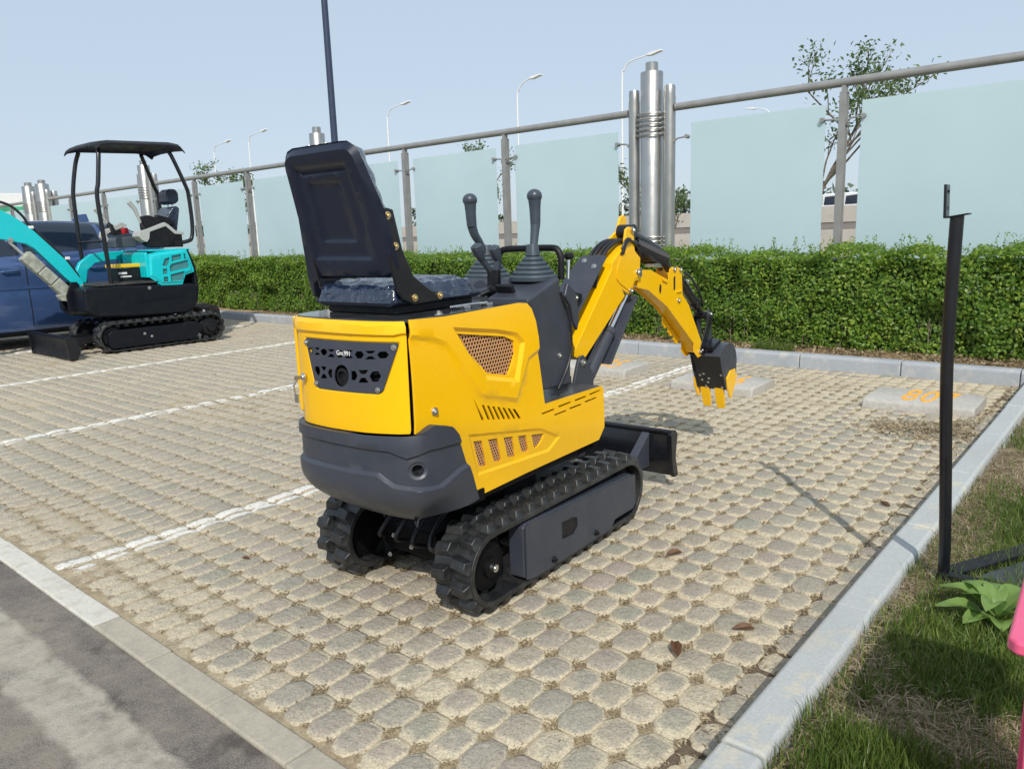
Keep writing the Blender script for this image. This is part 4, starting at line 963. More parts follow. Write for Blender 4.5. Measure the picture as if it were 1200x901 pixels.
for y, z, xs_ in ((-.100, 1.44, -.03), (-.012, 1.43, .0)):
    b = MB(); b.tube([(xs_, y-.012, z+.026), (xs_, y-.008, z+.016), (xs_, y+.004, z-.012), (xs_, y+.03, z-.05)], [.010, .027, .026, .014], 14); b.bar((xs_, y+.02, z-.035), (xs_+.0, -.005, 1.33), .022, .022)
    g_ = b.build('travel_lever', LEVM, ex, .002)
    b = MB(); b.bar((xs_, -.005, 1.345), (xs_, -.012, 1.215), .03, .028); b.build('lever_stalk', BLKM, g_, .003)
b = MB(); b.tube(crom([(-.153, .2, 1.30), (-.151, .2, 1.36), (-.142, .2, 1.40), (-.112, .2, 1.43), (.02, .2, 1.434), (.165, .2, 1.434), (.20, .2, 1.424), (.217, .2, 1.39), (.218, .2, 1.34), (.218, .2, 1.29)], 6), .0155, 14); b.build('grab_rail', BLKM, ex)
b = MB(); b.cyl((.225, .245, 1.29), (.225, .255, 1.385), .008, n=10); kn = b.build('throttle_rod', CHR, ex)
b = MB(); b.lathe([(.012, 0), (.022, .006), (.026, .016), (.022, .028), (.014, .032), (0, .033)], (.225, .255, 1.378), (0, 0, 1), 7); b.build('throttle_knob', BLKM, kn)
b = MB(); b.lathe([(.012, 0), (.018, .02), (.024, .03), (.024, .045), (.016, .05), (0, .05)], (-.01, -.07, 1.235), (.6, .3, .6), 14); b.cyl((.02, -.06, 1.262), (-.02, -.10, 1.238), .012, n=10); ky = b.build('ignition_switch', BLKM, ex)
b = MB(); b.box((-.03, -.112, 1.232), (.022, .012, .014), ('Z', .5)); b.build('ignition_key', STEEL, ky, .001)

# boom, arm, bucket
XB = (.045, .165)
body = [p for p in BOOM if p[1] < 1.45]
b = MB(); b.prism([(.95, 1.44), (1.013, 1.394), (1.070, 1.352), (1.063, 1.242), (1.0, 1.22), (.955, 1.19), (.87, 1.185), (.457, .868), (.392, .90), (.392, .924), (.757, 1.303), (.765, 1.338), (.885, 1.42)], 0, XB[0]+.012, XB[1]-.012)
boom = b.build('boom', YEL, ex, .005)
pb_ = MB(); pb_.prism(BOOM, 0, XB[1]-.014, XB[1]); pb_.build('boom_plate', YEL, boom, .0035, 3)
pb_ = MB(); ear = [(1.005, 1.50), (1.045, 1.575), (1.075, 1.588), (1.11, 1.578), (1.115, 1.53), (1.07, 1.45), (1.075, 1.352), (1.069, 1.235), (1.012, 1.225), (.914, 1.174), (.822, 1.105), (.457, .859), (.381, .9), (.381, .924), (.754, 1.303), (.80, 1.40), (.92, 1.46)]
pb_.prism(ear, 0, XB[0], XB[0]+.014); pb_.build('boom_plate', YEL, boom, .0035, 3)
kn_ = [(.80, 1.30), (.83, 1.352), (.88, 1.392), (.945, 1.398), (1.01, 1.375), (1.06, 1.34), (1.056, 1.246), (1.01, 1.236), (.975, 1.20), (.955, 1.17), (.92, 1.185), (.875, 1.205), (.84, 1.22), (.80, 1.25)]
b = MB(); b.prism(inset(kn_, .004), 0, XB[1]+.001, XB[1]+.005); b.build('reinforcing_plate', YEL, boom, .003)
bolts(boom, STEEL, [((XB[1]+.005, y, z), (1, 0, 0), .012, .012) for y, z in ((.977, 1.503), (1.035, 1.275), (.955, 1.178))], 'pivot_pin')
b = MB(); b.box((XB[1]+.006, 1.062, 1.272), (.010, .03, .05)); b.build('pin_keeper', STEEL, boom, .002)
b = MB(); b.cyl((.06, 1.03, 1.495), (.15, 1.03, 1.495), .040, n=24); b.build('cylinder_eye', BLK, boom)
# guard plate over the hoses on the back of the boom
b = MB(); d = Vector((0, .757-.36, 1.34-.94)); a = Vector((.09, .345, .985)); c = Vector((.09, .735, 1.352))
ux = Vector((1, 0, 0)); dy = (c-a).normalized(); nz = ux.cross(dy)
q = [(-.085, -.01), (.075, -.06), (.075, .53), (.02, .545), (-.085, .53), (-.115, .36), (-.115, .16)]
b.add([tuple(a+ux*u+dy*v+nz*t) for t in (.030, .036) for u, v in q], [tuple(range(6, -1, -1)), tuple(range(7, 14))]+[(i, (i+1) % 7, 7+(i+1) % 7, 7+i) for i in range(7)])
gp = b.build('hose_guard', GREY, ex, .002)
bolts(gp, STEEL, [(a+ux*u+dy*v+nz*.036, nz, .010, .008) for u, v in ((-.045, .50), (.03, .46), (-.07, .06), (.02, .05))])
# swing post
b = MB(); b.prism([(.34, .76), (.38, .86), (.40, .895), (.44, .90), (.475, .86), (.53, .79), (.53, .70), (.40, .60), (.32, .6)], 0, .02, .036); b.prism([(.34, .76), (.38, .86), (.40, .895), (.44, .90), (.475, .86), (.53, .79), (.53, .70), (.40, .60), (.32, .6)], 0, .17, .186)
b.box((.1, .36, .66), (.17, .12, .12)); b.cyl((.1, .36, .5), (.1, .36, .8), .05, n=20); sp = b.build('swing_post', GREY, ex, .004)
bolts(sp, STEEL, [((.187, .425, .865), (1, 0, 0), .013, .012)], 'pivot_pin')
b = MB(); b.prism([(.30, 1.205), (.42, 1.215), (.49, 1.20), (.485, 1.155), (.42, 1.12), (.34, 1.13), (.25, 1.20), (.22, 1.27), (.27, 1.28)], 0, .125, .15); lk = b.build('hose_bracket', BLK, ex, .004)
bolts(lk, STEEL, [((.151, .43, 1.185), (1, 0, 0), .010, .008), ((.151, .37, 1.15), (1, 0, 0), .010, .008)])
# boom cylinder
A, B_ = Vector((.125, .54, .735)), Vector((.120, .985, 1.150)); dr = (B_-A).normalized()
b = MB(); b.cyl(A, A+dr*.34, .036, n=24); b.cyl(A+dr*.33, A+dr*.36, .040, n=24); b.cyl(A-dr*.03, A+dr*.02, .034, n=16); bc_ = b.build('boom_cylinder', GREY, ex)
b = MB(); b.cyl(A+dr*.36, B_, .017, n=16); b.build('cylinder_rod', CHR, bc_)
b = MB(); b.prism([(.775, .955), (.99, 1.165), (1.045, 1.145), (.745, .812), (.705, .812), (.62, .80)], 0, .04, .05); b.prism([(1.03, 1.148), (1.045, 1.140), (.745, .806), (.725, .806)], 0, .05, .17); b.build('cylinder_guard', GREY, bc_, .003)
b = MB(); b.tube(crom([(.12, .55, .80), (.13, .60, .83), (.14, .66, .83), (.12, .72, .86), (.10, .76, .85)], 5), .006, 7); b.tube(crom([(.10, .52, .78), (.12, .58, .77), (.13, .62, .81), (.11, .70, .80)], 5), .005, 7); b.build('loose_hoses', HOSE, bc_)
# arm
XA = (.058, .150)
b = MB(); b.prism([(1.075, 1.27), (1.225, 1.262), (1.46, 1.188), (1.60, 1.16), (1.64, 1.09), (1.740, 1.03), (1.975, .73), (1.90, .70), (1.836, .775), (1.448, 1.055), (1.20, 1.175), (1.075, 1.198)], 0, XA[0]+.008, XA[1]-.008)
arm = b.build('arm', YEL, ex, .004)
hole1 = [(1.352+.017*math.cos(a), 1.158+.030*math.sin(a)) for a in [2*math.pi*k/12 for k in range(12)]]
hole2 = [(1.542+.016*math.cos(a), 1.178+(.030 if math.sin(a) > 0 else -.030)+.014*math.sin(a)) for a in [2*math.pi*k/12 for k in range(12)]]
ARM2 = ARM[:]
for x, th in ((XA[1]+.002, .008), (XA[0]+.008, .008)):
    p = panel('arm_plate', YEL, arm, ARM2, [hole1, hole2], [], (lambda y, z, d, x=x: (x, y, z)), 9, .003, 9)
b = MB(); b.prism(hole1, 0, XA[1]-.0015, XA[1]-.0005); b.prism(hole2, 0, XA[1]-.0015, XA[1]-.0005); b.build('slot_shade_discs', DARK, arm, label='dark discs set in the two slots of the arm in place of the shade inside')  # near-flush dark discs: the shade inside the slots is put into their colour
bolts(arm, STEEL, [((XA[1]+.003, y, z), (1, 0, 0), .011, .010) for y, z in ((1.62, 1.255), (1.535, 1.262), (1.60, 1.07), (1.93, .705))], 'pivot_pin')
b = MB(); b.box((XA[1]+.006, 1.60, 1.125), (.010, .07, .008)); b.build('arm_rib', YEL, arm, .002); b = MB(); b.prism([(1.36, 1.225), (1.44, 1.20), (1.42, 1.19), (1.37, 1.205)], 0, XA[1]-.03, XA[1]+.012); b.build('arm_rib', YEL, arm, .002)
for y, z in ((1.60, .93), (1.68, .87), (1.76, .81)):
    b = MB(); b.prism([(y-.05, z+.045), (y-.055, z-.0), (y-.02, z-.035), (y+.01, z-.03), (y+.03, z-.01)], 0, .062, .074); b.build('thumb_bracket', YEL, arm, .003)
# arm cylinder with its black wrapped hoses
b = MB(); b.cyl((.105, 1.03, 1.495), (.105, 1.40, 1.385), .030, n=20); b.cyl((.105, 1.38, 1.39), (.105, 1.56, 1.262), .024, n=18); ac = b.build('arm_cylinder', BLK, ex)
b = MB()
for k in range(7):
    o_ = random.uniform(-.03, .03); e = random.uniform(-.02, .02)
    b.tube(crom([(.11+o_, .93+.01*k, 1.43+e), (.115+o_*1.3, 1.05, 1.47+e-.004*k), (.12+o_*1.5, 1.20, 1.415-.012*k), (.12+o_, 1.33, 1.39-.014*k), (.11+o_, 1.44, 1.37-.012*k), (.11+o_, 1.50, 1.30-.006*k)], 8), .012, 8)
for k in range(26):
    t = k/25; y = 1.08+.36*t; z = 1.43-.09*t; b.tube([(.11+.052*math.cos(a), y+.01*math.sin(a), z-.012+.048*math.sin(a)) for a in [2*math.pi*j/12 for j in range(13)]], .007, 6)
b.build('wrapped_hoses', HOSE, ac)
b = MB()
for o_ in (-.04, -.015, .015, .04):
    b.tube(crom([(.08+o_, .66, 1.22), (.08+o_, .72, 1.345), (.09+o_, .80, 1.42), (.10+o_, .90, 1.452), (.12+o_, 1.0, 1.44), (.13+o_*.6, 1.10, 1.42)], 8), .010, 8)
b.tube(crom([(.168, .86, 1.41), (.175, .90, 1.455), (.172, .98, 1.44), (.17, 1.06, 1.385), (.15, 1.10, 1.34)], 6), .006, 8)
for k in range(3): b.tube(crom([(.172, .85+.01*k, 1.38), (.178, .90, 1.44+.008*k), (.174, .95, 1.45), (.14, .96, 1.47)], 5), .007, 7)
b.build('boom_hoses', HOSE, boom)
b = MB(); b.tube(crom([(.12, 1.50, 1.30), (.13, 1.44, 1.285), (.13, 1.34, 1.29), (.12, 1.28, 1.30)], 5), .005, 7); b.box((.12, 1.33, 1.30), (.05, .10, .02)); b.build('hose_clamp', STEEL, ac, .003)
# bucket cylinder and link
A, B_ = Vector((.105, 1.68, 1.215)), Vector((.105, 2.05, .945)); dr = (B_-A).normalized()
b = MB(); b.cyl(A-dr*.02, A+dr*.33, .030, n=20); b.cyl(A+dr*.31, A+dr*.35, .036, n=20); b.tube(crom([A+Vector((.04, .02, .02)), A+Vector((.045, .12, -.03)), A+Vector((.045, .25, -.14)), A+Vector((.03, .33, -.22))], 5), .008, 8); bk = b.build('bucket_cylinder', BLK, ex)
b = MB(); b.cyl(A+dr*.33, B_+dr*.03, .018, n=14); b.cyl((.07, 2.07, .93), (.14, 2.07, .93), .026, n=16); b.build('cylinder_rod', BLKM, bk)
b = MB(); b.bolt((.138, 1.75, 1.175), (1, .2, .3), .012, .012); b.build('cylinder_bolt', STEEL, bk)
for x in (.062, .135):
    b = MB(); b.prism([(2.05, .955), (2.09, .965), (2.125, .94), (2.135, .87), (2.13, .80), (2.155, .73), (2.13, .70), (2.09, .715), (2.075, .79), (2.075, .87)], 0, x, x+.014); b.build('bucket_link', GREY, ex, .004)
    b = MB(); b.prism([(1.93, .725), (1.95, .69), (2.0, .70), (2.13, .905), (2.10, .935), (2.06, .92)], 0, x+.0145-(.03 if x < .1 else -.001), x+.022-(.03 if x < .1 else -.001)); b.build('bucket_link', BLK, ex, .003)
for y, z in ((2.10, .935), (2.13, .735), (1.96, .71), (2.03, .70)):
    b = MB(); b.bolt((.152, y, z), (1, 0, 0), .012, .010); b.cyl((.05, y, z), (.152, y, z), .013, n=12); b.build('link_pin', STEEL, ex)
XK = (.055, .262)
prof = [(2.0, .668), (2.03, .703), (2.09, .733), (2.16, .742), (2.23, .722), (2.275, .672), (2.295, .61), (2.287, .53), (2.262, .475)]
inner = [(2.25, .48), (2.272, .53), (2.28, .61), (2.262, .665), (2.222, .71), (2.16, .728), (2.09, .72), (2.035, .69), (2.012, .66)]
b = MB(); b.prism(prof+inner, 0, *XK); buck = b.build('bucket', GREY, ex, .002)
for x in XK:
    b = MB(); b.prism(prof+[(2.20, .43), (2.12, .425), (2.05, .55)], 0, x-.004, x+.004); b.build('bucket_side', GREY, buck, .002)
b = MB(); b.prism([(2.005, .668), (2.02, .672), (2.15, .425), (2.135, .418)], 0, XK[0]+.004, XK[1]-.004); fp = b.build('bucket_floor', BLK, buck, .002)
nf = Vector((0, -.247, -.13)).normalized()
for u, v in ((.30, .55), (.16, .60), (.46, .68), (.40, .8), (.2, .74), (.3, .93), (.88, .93), (.93, .55)):
    bolts(buck, STEEL, [(Vector((XK[0]+.005+(XK[1]-XK[0]-.01)*u, 2.004+.131*v, .667-.247*v)), nf, .006, .005)])
b = MB(); b.box((.155, 2.06, .735), (.12, .14, .03), ('X', .25)); b.prism([(1.92, .71), (1.95, .68), (2.05, .66), (2.16, .735), (2.05, .75)], 0, .058, .072); b.prism([(1.92, .71), (1.95, .68), (2.05, .66), (2.16, .735), (2.05, .75)], 0, .142, .156); b.build('bucket_ears', BLK, buck, .003)
def tooth(x, y0, z0, y1, z1, w, t, nm='bucket_tooth'):
    b = MB(); a = Vector((x, y0, z0)); c = Vector((x, y1, z1)); d = (c-a).normalized(); nx = Vector((1, 0, 0)); nn = nx.cross(d)
    V = []
    for p, ww, tt in ((a, w, t), (a+(c-a)*.6, w, t*.8), (c, w*.88, t*.15)):
        V += [tuple(p+nx*sx*ww/2+nn*sy*tt) for sx, sy in ((-1, -1), (1, -1), (1, 1), (-1, 1))]
    F = [(0, 1, 2, 3), (8, 11, 10, 9)]+[(i+4*k, (i+1) % 4+4*k, 4+(i+1) % 4+4*k, 4+i+4*k) for k in (0, 1) for i in range(4)]
    b.add(V, F); return b.build(nm, YEL, buck, .002)
tooth(.105, 2.14, .435, 2.185, .285, .062, .012); tooth(.205, 2.14, .435, 2.185, .278, .062, .012)
for x, yo in ((XK[0]-.006, 0), (XK[1]+.006, .03)):
    b = MB(); b.prism([(2.075+yo, .505), (2.14+yo, .55), (2.225+yo, .55), (2.235+yo, .45), (2.20+yo, .40), (2.165+yo, .352), (2.145+yo, .36), (2.09+yo, .44)], 0, x-.006, x+.006); b.build('side_cutter', YEL, buck, .003)

# ------------------------------------------------------------------ turquoise excavator (local frame: x towards the camera side, y back towards the hedge, front is -y)
te = thing('mini_excavator', 'turquoise mini excavator with black canopy frame and raised boom, parked before the blue car', 'excavator', (-12.05, 5.40, 0))
for xc in (.44, -.44):
    track(te, xc, .24, .75, .205, 34, .026, 'track', RUB, False)
    s = 1 if xc > 0 else -1
    for y, nm in ((.75, 'sprocket'), (-.75, 'idler_wheel')):
        b = MB(); b.lathe([(.08, -.07), (.165, -.06), (.165, .03), (.15, .04), (.14, .06), (.08, .07), (.07, .11), (0, .11)], (xc, y, .23), (s, 0, 0), 24); b.build(nm, BLKM, te, smooth=25)
    b = MB(); b.prism([(-.84, .12), (-.80, .07), (.45, .07), (.50, .12), (.58, .20), (.58, .30), (.48, .33), (-.78, .33), (-.84, .28)], 0, xc+s*.03, xc+s*.125); f = b.build('track_frame', BODYB, te, .012)
    bolts(f, STEEL, [((xc+s*.125, y, z), (s, 0, 0), .014, .010) for y, z in ((-.32, .24), (-.22, .19))])
    for y in (-.45, -.15, .15, .42):
        b = MB(); b.cyl((xc-.06, y, .08), (xc+.10*s, y, .08), .045, n=14); b.build('track_roller', BLKM, te)
b = MB(); b.box((0, 0, .33), (.7, .8, .2)); b.cyl((0, 0, .40), (0, 0, .52), .32, n=32); b.build('undercarriage', UNDR, te, .01)
b = MB(); b.prism([(-1.44, .03), (-1.40, .0), (-1.36, .03), (-1.34, .16), (-1.37, .30), (-1.40, .31), (-1.43, .29), (-1.40, .16)], 0, -.70, .70); bl = b.build('dozer_blade', BODYB, te, .004)
b = MB(); b.box((0, -1.395, .305), (1.42, .05, .04)); b.prism([(-1.46, .31), (-1.32, .31), (-1.28, .10), (-1.34, .0), (-1.44, .0)], 0, .69, .712); b.prism([(-1.46, .31), (-1.32, .31), (-1.28, .10), (-1.34, .0), (-1.44, .0)], 0, -.712, -.69); b.build('blade_edges', BLK, bl, .004)
for x in (-.25, .25):
    b = MB(); b.bar((x, -.5, .25), (x, -1.35, .18), .08, .09); b.build('blade_arm', BLKM, te, .005)
# body
b = MB(); pl = [(-1.06, .98), (-.90, 1.0), (-.6, .97), (.06, .94), (.42, .93), (.55, 1.10), (.60, 1.05), (.61, .80), (.55, .62), (.42, .55), (-.38, .56), (-.95, .60), (-1.08, .66), (-1.12, .80)]
b.prism([(-1.06, .96), (-.6, .97), (.42, .93), (.52, .93), (.61, .90), (.63, .78), (.60, .62), (.52, .52), (.40, .47), (-.38, .49), (-.92, .53), (-1.06, .62)], 0, -.50, .50); sk = b.build('lower_body', BODYB, te, .045, 4)
b = MB(); b.prism([(-.35, .70), (.38, .74), (.38, .75), (-.35, .71)], 0, .50, .508); b.build('body_rib', BODYB, sk)
b = MB(); b.bolt((.502, -.14, .90), (1, 0, 0), .018, .012); b.build('body_bolt', STEEL, sk)
b = MB(); b.prism([(-1.13, .62), (-.95, .60), (-.95, 1.0), (-.98, 1.04), (-1.06, 1.04), (-1.14, .85)], 0, -.17, -.13); b.prism([(-1.13, .62), (-.95, .60), (-.95, 1.0), (-.98, 1.04), (-1.06, 1.04), (-1.14, .85)], 0, .05, .09); b.build('boom_bracket', BODYB, te, .006)
b = MB(); b.box((.0, -.36, .985), (.98, 1.05, .03)); b.build('floor_plate', RUBMAT, te, .006)
b = MB(); b.box((.20, -.23, 1.005), (.50, .50, .012)); b.build('floor_mat', RUBMAT, te, .004)
# engine cover, with its grille windows
o_ = [(-.13, 1.07), (-.10, 1.40), (.02, 1.42), (.42, 1.46), (.50, 1.44), (.58, 1.20), (.585, 1.10), (.44, 1.06), (.38, .92), (.06, .92)]
wins = [[(.09, 1.22), (.14, 1.32), (.22, 1.34), (.20, 1.25), (.16, 1.20)], [(.25, 1.36), (.40, 1.38), (.40, 1.30), (.24, 1.27)], [(.44, 1.39), (.475, 1.385), (.49, 1.30), (.44, 1.30)],
        [(.20, 1.20), (.24, 1.24), (.50, 1.29), (.53, 1.20), (.48, 1.16), (.20, 1.12)], [(.09, 1.17), (.16, 1.17), (.16, 1.09), (.09, 1.09)], [(.20, 1.08), (.43, 1.12), (.41, .99), (.36, .97), (.20, .97)], [(.09, 1.05), (.16, 1.05), (.16, .97), (.09, .97)]]
tp = panel('engine_cover', TEAL, te, o_, wins, [([(p[0]*.94+.015, (p[1]-1.18)*.92+1.18) for p in o_], .02, .03)], lambda y, z, d: (.49+d, y, z), .06, .02, .06)
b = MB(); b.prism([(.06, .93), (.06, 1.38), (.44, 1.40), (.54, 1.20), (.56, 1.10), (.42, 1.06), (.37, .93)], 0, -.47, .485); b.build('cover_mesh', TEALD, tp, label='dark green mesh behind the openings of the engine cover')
b = MB(); b.prism([(-.12, 1.06), (-.10, 1.40), (.42, 1.45), (.56, 1.25), (.58, 1.08), (.42, .94), (.06, .93)], 0, -.50, -.475); b.box((0, .25, 1.445), (.96, .64, .03)); b.prism([(-.14, 1.05), (-.14, 1.40), (-.10, 1.43), (-.07, 1.05)], 0, -.30, .485); b.build('engine_cover', TEAL, te, .012)
b = MB(); b.prism([(-.75, 1.0), (-.80, 1.15), (-.72, 1.30), (-.55, 1.42), (-.3, 1.45), (.05, 1.45), (.05, 1.30), (-.25, 1.32), (-.5, 1.28), (-.62, 1.18), (-.66, 1.0)], 0, -.50, -.40); b.build('left_fender', TEAL, te, .015)
b = MB(); b.prism([(.585, 1.12), (.50, 1.44), (.53, 1.46), (.62, 1.2), (.64, .85), (.60, .62), (.55, .62), (.58, .90)], 0, -.46, .495); b.build('rear_counterweight', BODYB, te, .02)
b = MB(); b.box((.10, -.28, 1.09), (.34, .36, .20)); bat = b.build('battery', BLKM, te, .01)
b = MB(); b.box((.10, -.28, 1.235), (.36, .44, .055)); b.build('battery_cover', YEL2, bat, .012)
b = MB(); b.box((.272, -.40, 1.13), (.004, .12, .03)); b.box((.272, -.36, 1.08), (.004, .16, .02)); b.build('battery_label', WHITE, bat)
# canopy
b = MB(); pr = [(-.62, .44), (-.56, .52), (-.50, .53), (.50, .53), (.60, .47), (.66, .40)]
def roof(name, z0, th):
    b = MB(); ys = [-.66, -.60, -.48, .42, .56, .64]; zs = [2.93, 2.975, 3.0, 3.03, 3.01, 2.94]; hs = [.58, .60, .60, .58, .58, .54]; V = []
    for t in (0, -th):
        for y, z, h in zip(ys, zs, hs):
            for x, dz in ((-h, -.05), (-h*.86, -.005), (-h*.4, .01), (h*.4, .01), (h*.86, -.005), (h, -.05)): V.append((x-.02, y, z+dz+t+z0))
    n = 36; F = []
    for t in (0, 1):
        for i in range(5):
            for j in range(5): q = t*n+i*6+j; F.append((q, q+1, q+7, q+6) if t == 0 else (q, q+6, q+7, q+1))
    rim = [j for j in range(6)]+[6*i+5 for i in range(1, 6)]+[30+j for j in range(4, -1, -1)]+[6*i for i in range(4, 0, -1)]
    for a, c in zip(rim, rim[1:]+rim[:1]): F.append((a, a+n, c+n, c))
    b.add(V, F); return b.build(name, BLKM, te, .006)
roof('canopy_roof', 0, .028)
def post(pts, r=.030):
    b = MB(); b.tube(crom(pts, 5), r, 12); return b.build('canopy_post', BLK, te)
post([(.40, -.57, 2.90), (.44, -.60, 2.75), (.47, -.66, 2.42), (.47, -.70, 2.2), (.47, -.68, 1.6), (.46, -.66, 1.0)])
post([(-.52, -.48, 2.92), (-.56, -.53, 2.75), (-.57, -.60, 2.42), (-.57, -.62, 2.2), (-.57, -.62, 1.6), (-.56, -.62, 1.0)])
post([(.40, .44, 2.90), (.43, .48, 2.80), (.46, .62, 2.40), (.46, .65, 2.25), (.46, .66, 1.85), (.46, .63, 1.63), (.46, .56, 1.57), (.40, .40, 1.54)])
post([(-.50, .44, 2.93), (-.53, .48, 2.85), (-.56, .62, 2.45), (-.56, .67, 2.3), (-.56, .66, 1.85), (-.56, .63, 1.63), (-.56, .56, 1.57), (-.5, .40, 1.54)])
b = MB(); b.cyl((-.57, -.64, 1.60), (.47, -.68, 1.60), .018, n=10); b.build('cross_bar', BLKM, te)
b = MB(); b.tube(crom([(.36, -.66, 1.60), (.34, -.64, 1.4), (.34, -.63, 1.2), (.34, -.60, 1.0)], 5), .014, 8); b.build('hose', HOSE, te)
b = MB(); b.box((0, .40, 1.53), (1.0, .12, .09)); b.build('post_mount', BLKM, te, .01)
# seat and consoles
b = MB(); b.prism([(.05, 1.58), (.05, 1.68), (.12, 1.74), (.45, 1.72), (.52, 1.62), (.50, 1.56)], 0, -.30, .14); st = b.build('seat', SEATM, te, .03, 3)
b = MB(); b.prism([(.44, 1.66), (.40, 1.80), (.44, 1.96), (.54, 2.10), (.62, 2.12), (.66, 2.08), (.62, 1.90), (.56, 1.64)], 0, -.29, .13); b.build('seat_back', WRAP, st, .03, 3)
b = MB(); b.prism([(.50, 2.17), (.50, 2.32), (.56, 2.38), (.66, 2.38), (.70, 2.32), (.70, 2.20), (.64, 2.15), (.55, 2.14)], 0, -.22, .06); b.build('headrest', SEATM, st, .03, 3)
b = MB(); b.cyl((-.15, .60, 2.08), (-.15, .62, 2.18), .01, n=8); b.cyl((-.01, .60, 2.08), (-.01, .62, 2.18), .01, n=8); b.build('headrest_posts', STEEL, st)
b = MB(); b.prism([(.22, 1.93), (.24, 1.98), (.44, 1.93), (.52, 1.86), (.50, 1.80), (.40, 1.84), (.30, 1.89)], 0, .12, .22); b.build('armrest', BLKM, st, .015)
b = MB(); b.prism([(-.04, 1.55), (.0, 1.60), (.02, 1.74), (.26, 1.80), (.40, 1.70), (.52, 1.68), (.52, 1.52), (.2, 1.48), (.0, 1.50)], 0, .20, .38); rc = b.build('right_console', BLKM, te, .015)
b = MB(); b.prism([(-.16, 1.66), (-.14, 1.72), (-.02, 1.76), (.26, 1.86), (.31, 1.83), (.42, 1.73), (.54, 1.71), (.54, 1.67), (.40, 1.68), (.27, 1.80), (.02, 1.72), (.0, 1.62), (-.04, 1.57), (-.11, 1.60)], 0, .18, .40); b.build('console_trim', LGREY, rc, .008)
b = MB(); b.prism([(-.52, 1.66), (-.50, 1.74), (-.18, 1.88), (-.10, 1.84), (-.14, 1.80), (-.42, 1.70), (-.38, 1.60), (-.46, 1.58)], 0, -.12, -.06); lc = b.build('left_console', LGREY, te, .008)
b = MB(); b.prism([(-.40, 1.72), (-.18, 1.80), (-.10, 1.74), (-.30, 1.68)], 0, -.058, -.05); b.build('console_pocket', BLKM, lc)
b = MB(); b.prism([(-.22, 1.78), (-.12, 1.80), (-.10, 1.72), (-.2, 1.70)], 0, -.047, -.02); b.build('red_latch', RED, lc, .006)
b = MB(); b.prism([(-.42, 1.50), (-.42, 1.62), (-.36, 1.66), (-.1, 1.66), (-.06, 1.60), (-.10, 1.50)], 0, -.2, .16); b.build('seat_suspension', PLAS, te, .02)
b = MB(); b.prism([(-.02, 1.80), (-.04, 1.95), (.06, 1.97), (.24, 1.90), (.26, 1.84), (.04, 1.78)], 0, .22, .34); b.build('console_cover', BLKM, rc, .015)
for a, c, d in (((-.10, -.52, 2.08), (-.10, -.44, 1.98), (-.10, -.36, 1.84)), ((.28, -.19, 2.16), (.28, -.11, 2.05), (.28, -.04, 1.82))):
    b = MB(); b.tube([a, c, d], [.036, .030, .016], 12); g_ = b.build('joystick', LGREY, te)
    b = MB(); b.tube([(d[0], d[1]-.01, d[2]+.04), (d[0], d[1]+.02, d[2]-.02), (d[0], d[1]+.05, d[2]-.12)], [.02, .05, .06], 12); b.build('joystick_boot', BLKM, g_)
# boom, cylinder under it
BX = (-.10, .02)
bp = [(-2.75, 1.80), (-2.5, 2.05), (-2.2, 2.14), (-1.95, 2.12), (-1.80, 2.06), (-1.68, 2.00), (-1.55, 1.90), (-1.42, 1.78), (-1.06, 1.36), (-.86, 1.02), (-.87, .93), (-.95, .94), (-1.10, 1.11), (-1.44, 1.53), (-1.54, 1.60), (-1.64, 1.62), (-1.80, 1.66), (-2.1, 1.72), (-2.5, 1.70), (-2.72, 1.68)]
b = MB(); b.prism(bp, 0, *BX); tb = b.build('boom', TEAL, te, .012, 3)
for y, z in ((-1.72, 1.65), (-.88, .97), (-.99, .76)): b = MB(); b.bolt((.03, y, z), (1, 0, 0), .024, .02); b.cyl((-.12, y, z), (.03, y, z), .028, n=14); b.build('pivot_pin', STEEL, tb)
for y, z in ((-1.44, 1.80), (-1.03, 1.36)): b = MB(); b.box((.0, y, z+.02), (.05, .06, .04)); b.build('hose_clamp', WHITE, tb, .006)
b = MB(); b.tube(crom([(-.02, -2.3, 2.22), (-.02, -1.9, 2.19), (-.02, -1.66, 2.12), (-.02, -1.52, 1.98), (-.02, -1.44, 1.84), (-.02, -1.2, 1.56), (-.02, -1.0, 1.30), (-.02, -.90, 1.10)], 6), .018, 8); b.build('boom_hoses', HOSE, tb)
A, B_ = Vector((-.04, -1.72, 1.63)), Vector((-.04, -1.02, .80)); dr = (B_-A).normalized()
b = MB(); b.cyl(A, A+dr*.30, .022, n=12); cyo = b.build('cylinder_rod', CHR, te)
b = MB(); pts = [A+dr*(.24+.78*i/14) for i in range(15)]; b.bar(pts[0], pts[5], .15, .17); b.bar(pts[5]+dr*.002, pts[9], .165, .155); b.bar(pts[9]+dr*.002, pts[14], .15, .165); b.build('foam_wrap', FOAM, cyo, .02, 3)
b = MB(); b.prism([(-1.22, .86), (-1.1, .90), (-.93, .92), (-.90, .87), (-1.0, .80), (-1.08, .76), (-1.18, .78)], 0, -.12, .045); b.build('foam_end', FOAM, cyo, .012)
# the arm reaches out of the picture on the left
b = MB(); b.prism([(-2.55, 1.9), (-2.9, 1.95), (-3.2, 1.3), (-3.35, .6), (-3.25, .58), (-3.05, 1.1), (-2.75, 1.65)], 0, -.09, .01); b.build('arm', TEAL, te, .01)
b = MB(); b.prism([(-3.42, .62), (-3.2, .66), (-3.0, .5), (-2.95, .25), (-3.1, .08), (-3.15, .1), (-3.05, .3), (-3.15, .45), (-3.4, .5)], 0, -.24, .16); b.build('bucket', BODYB, te, .006)

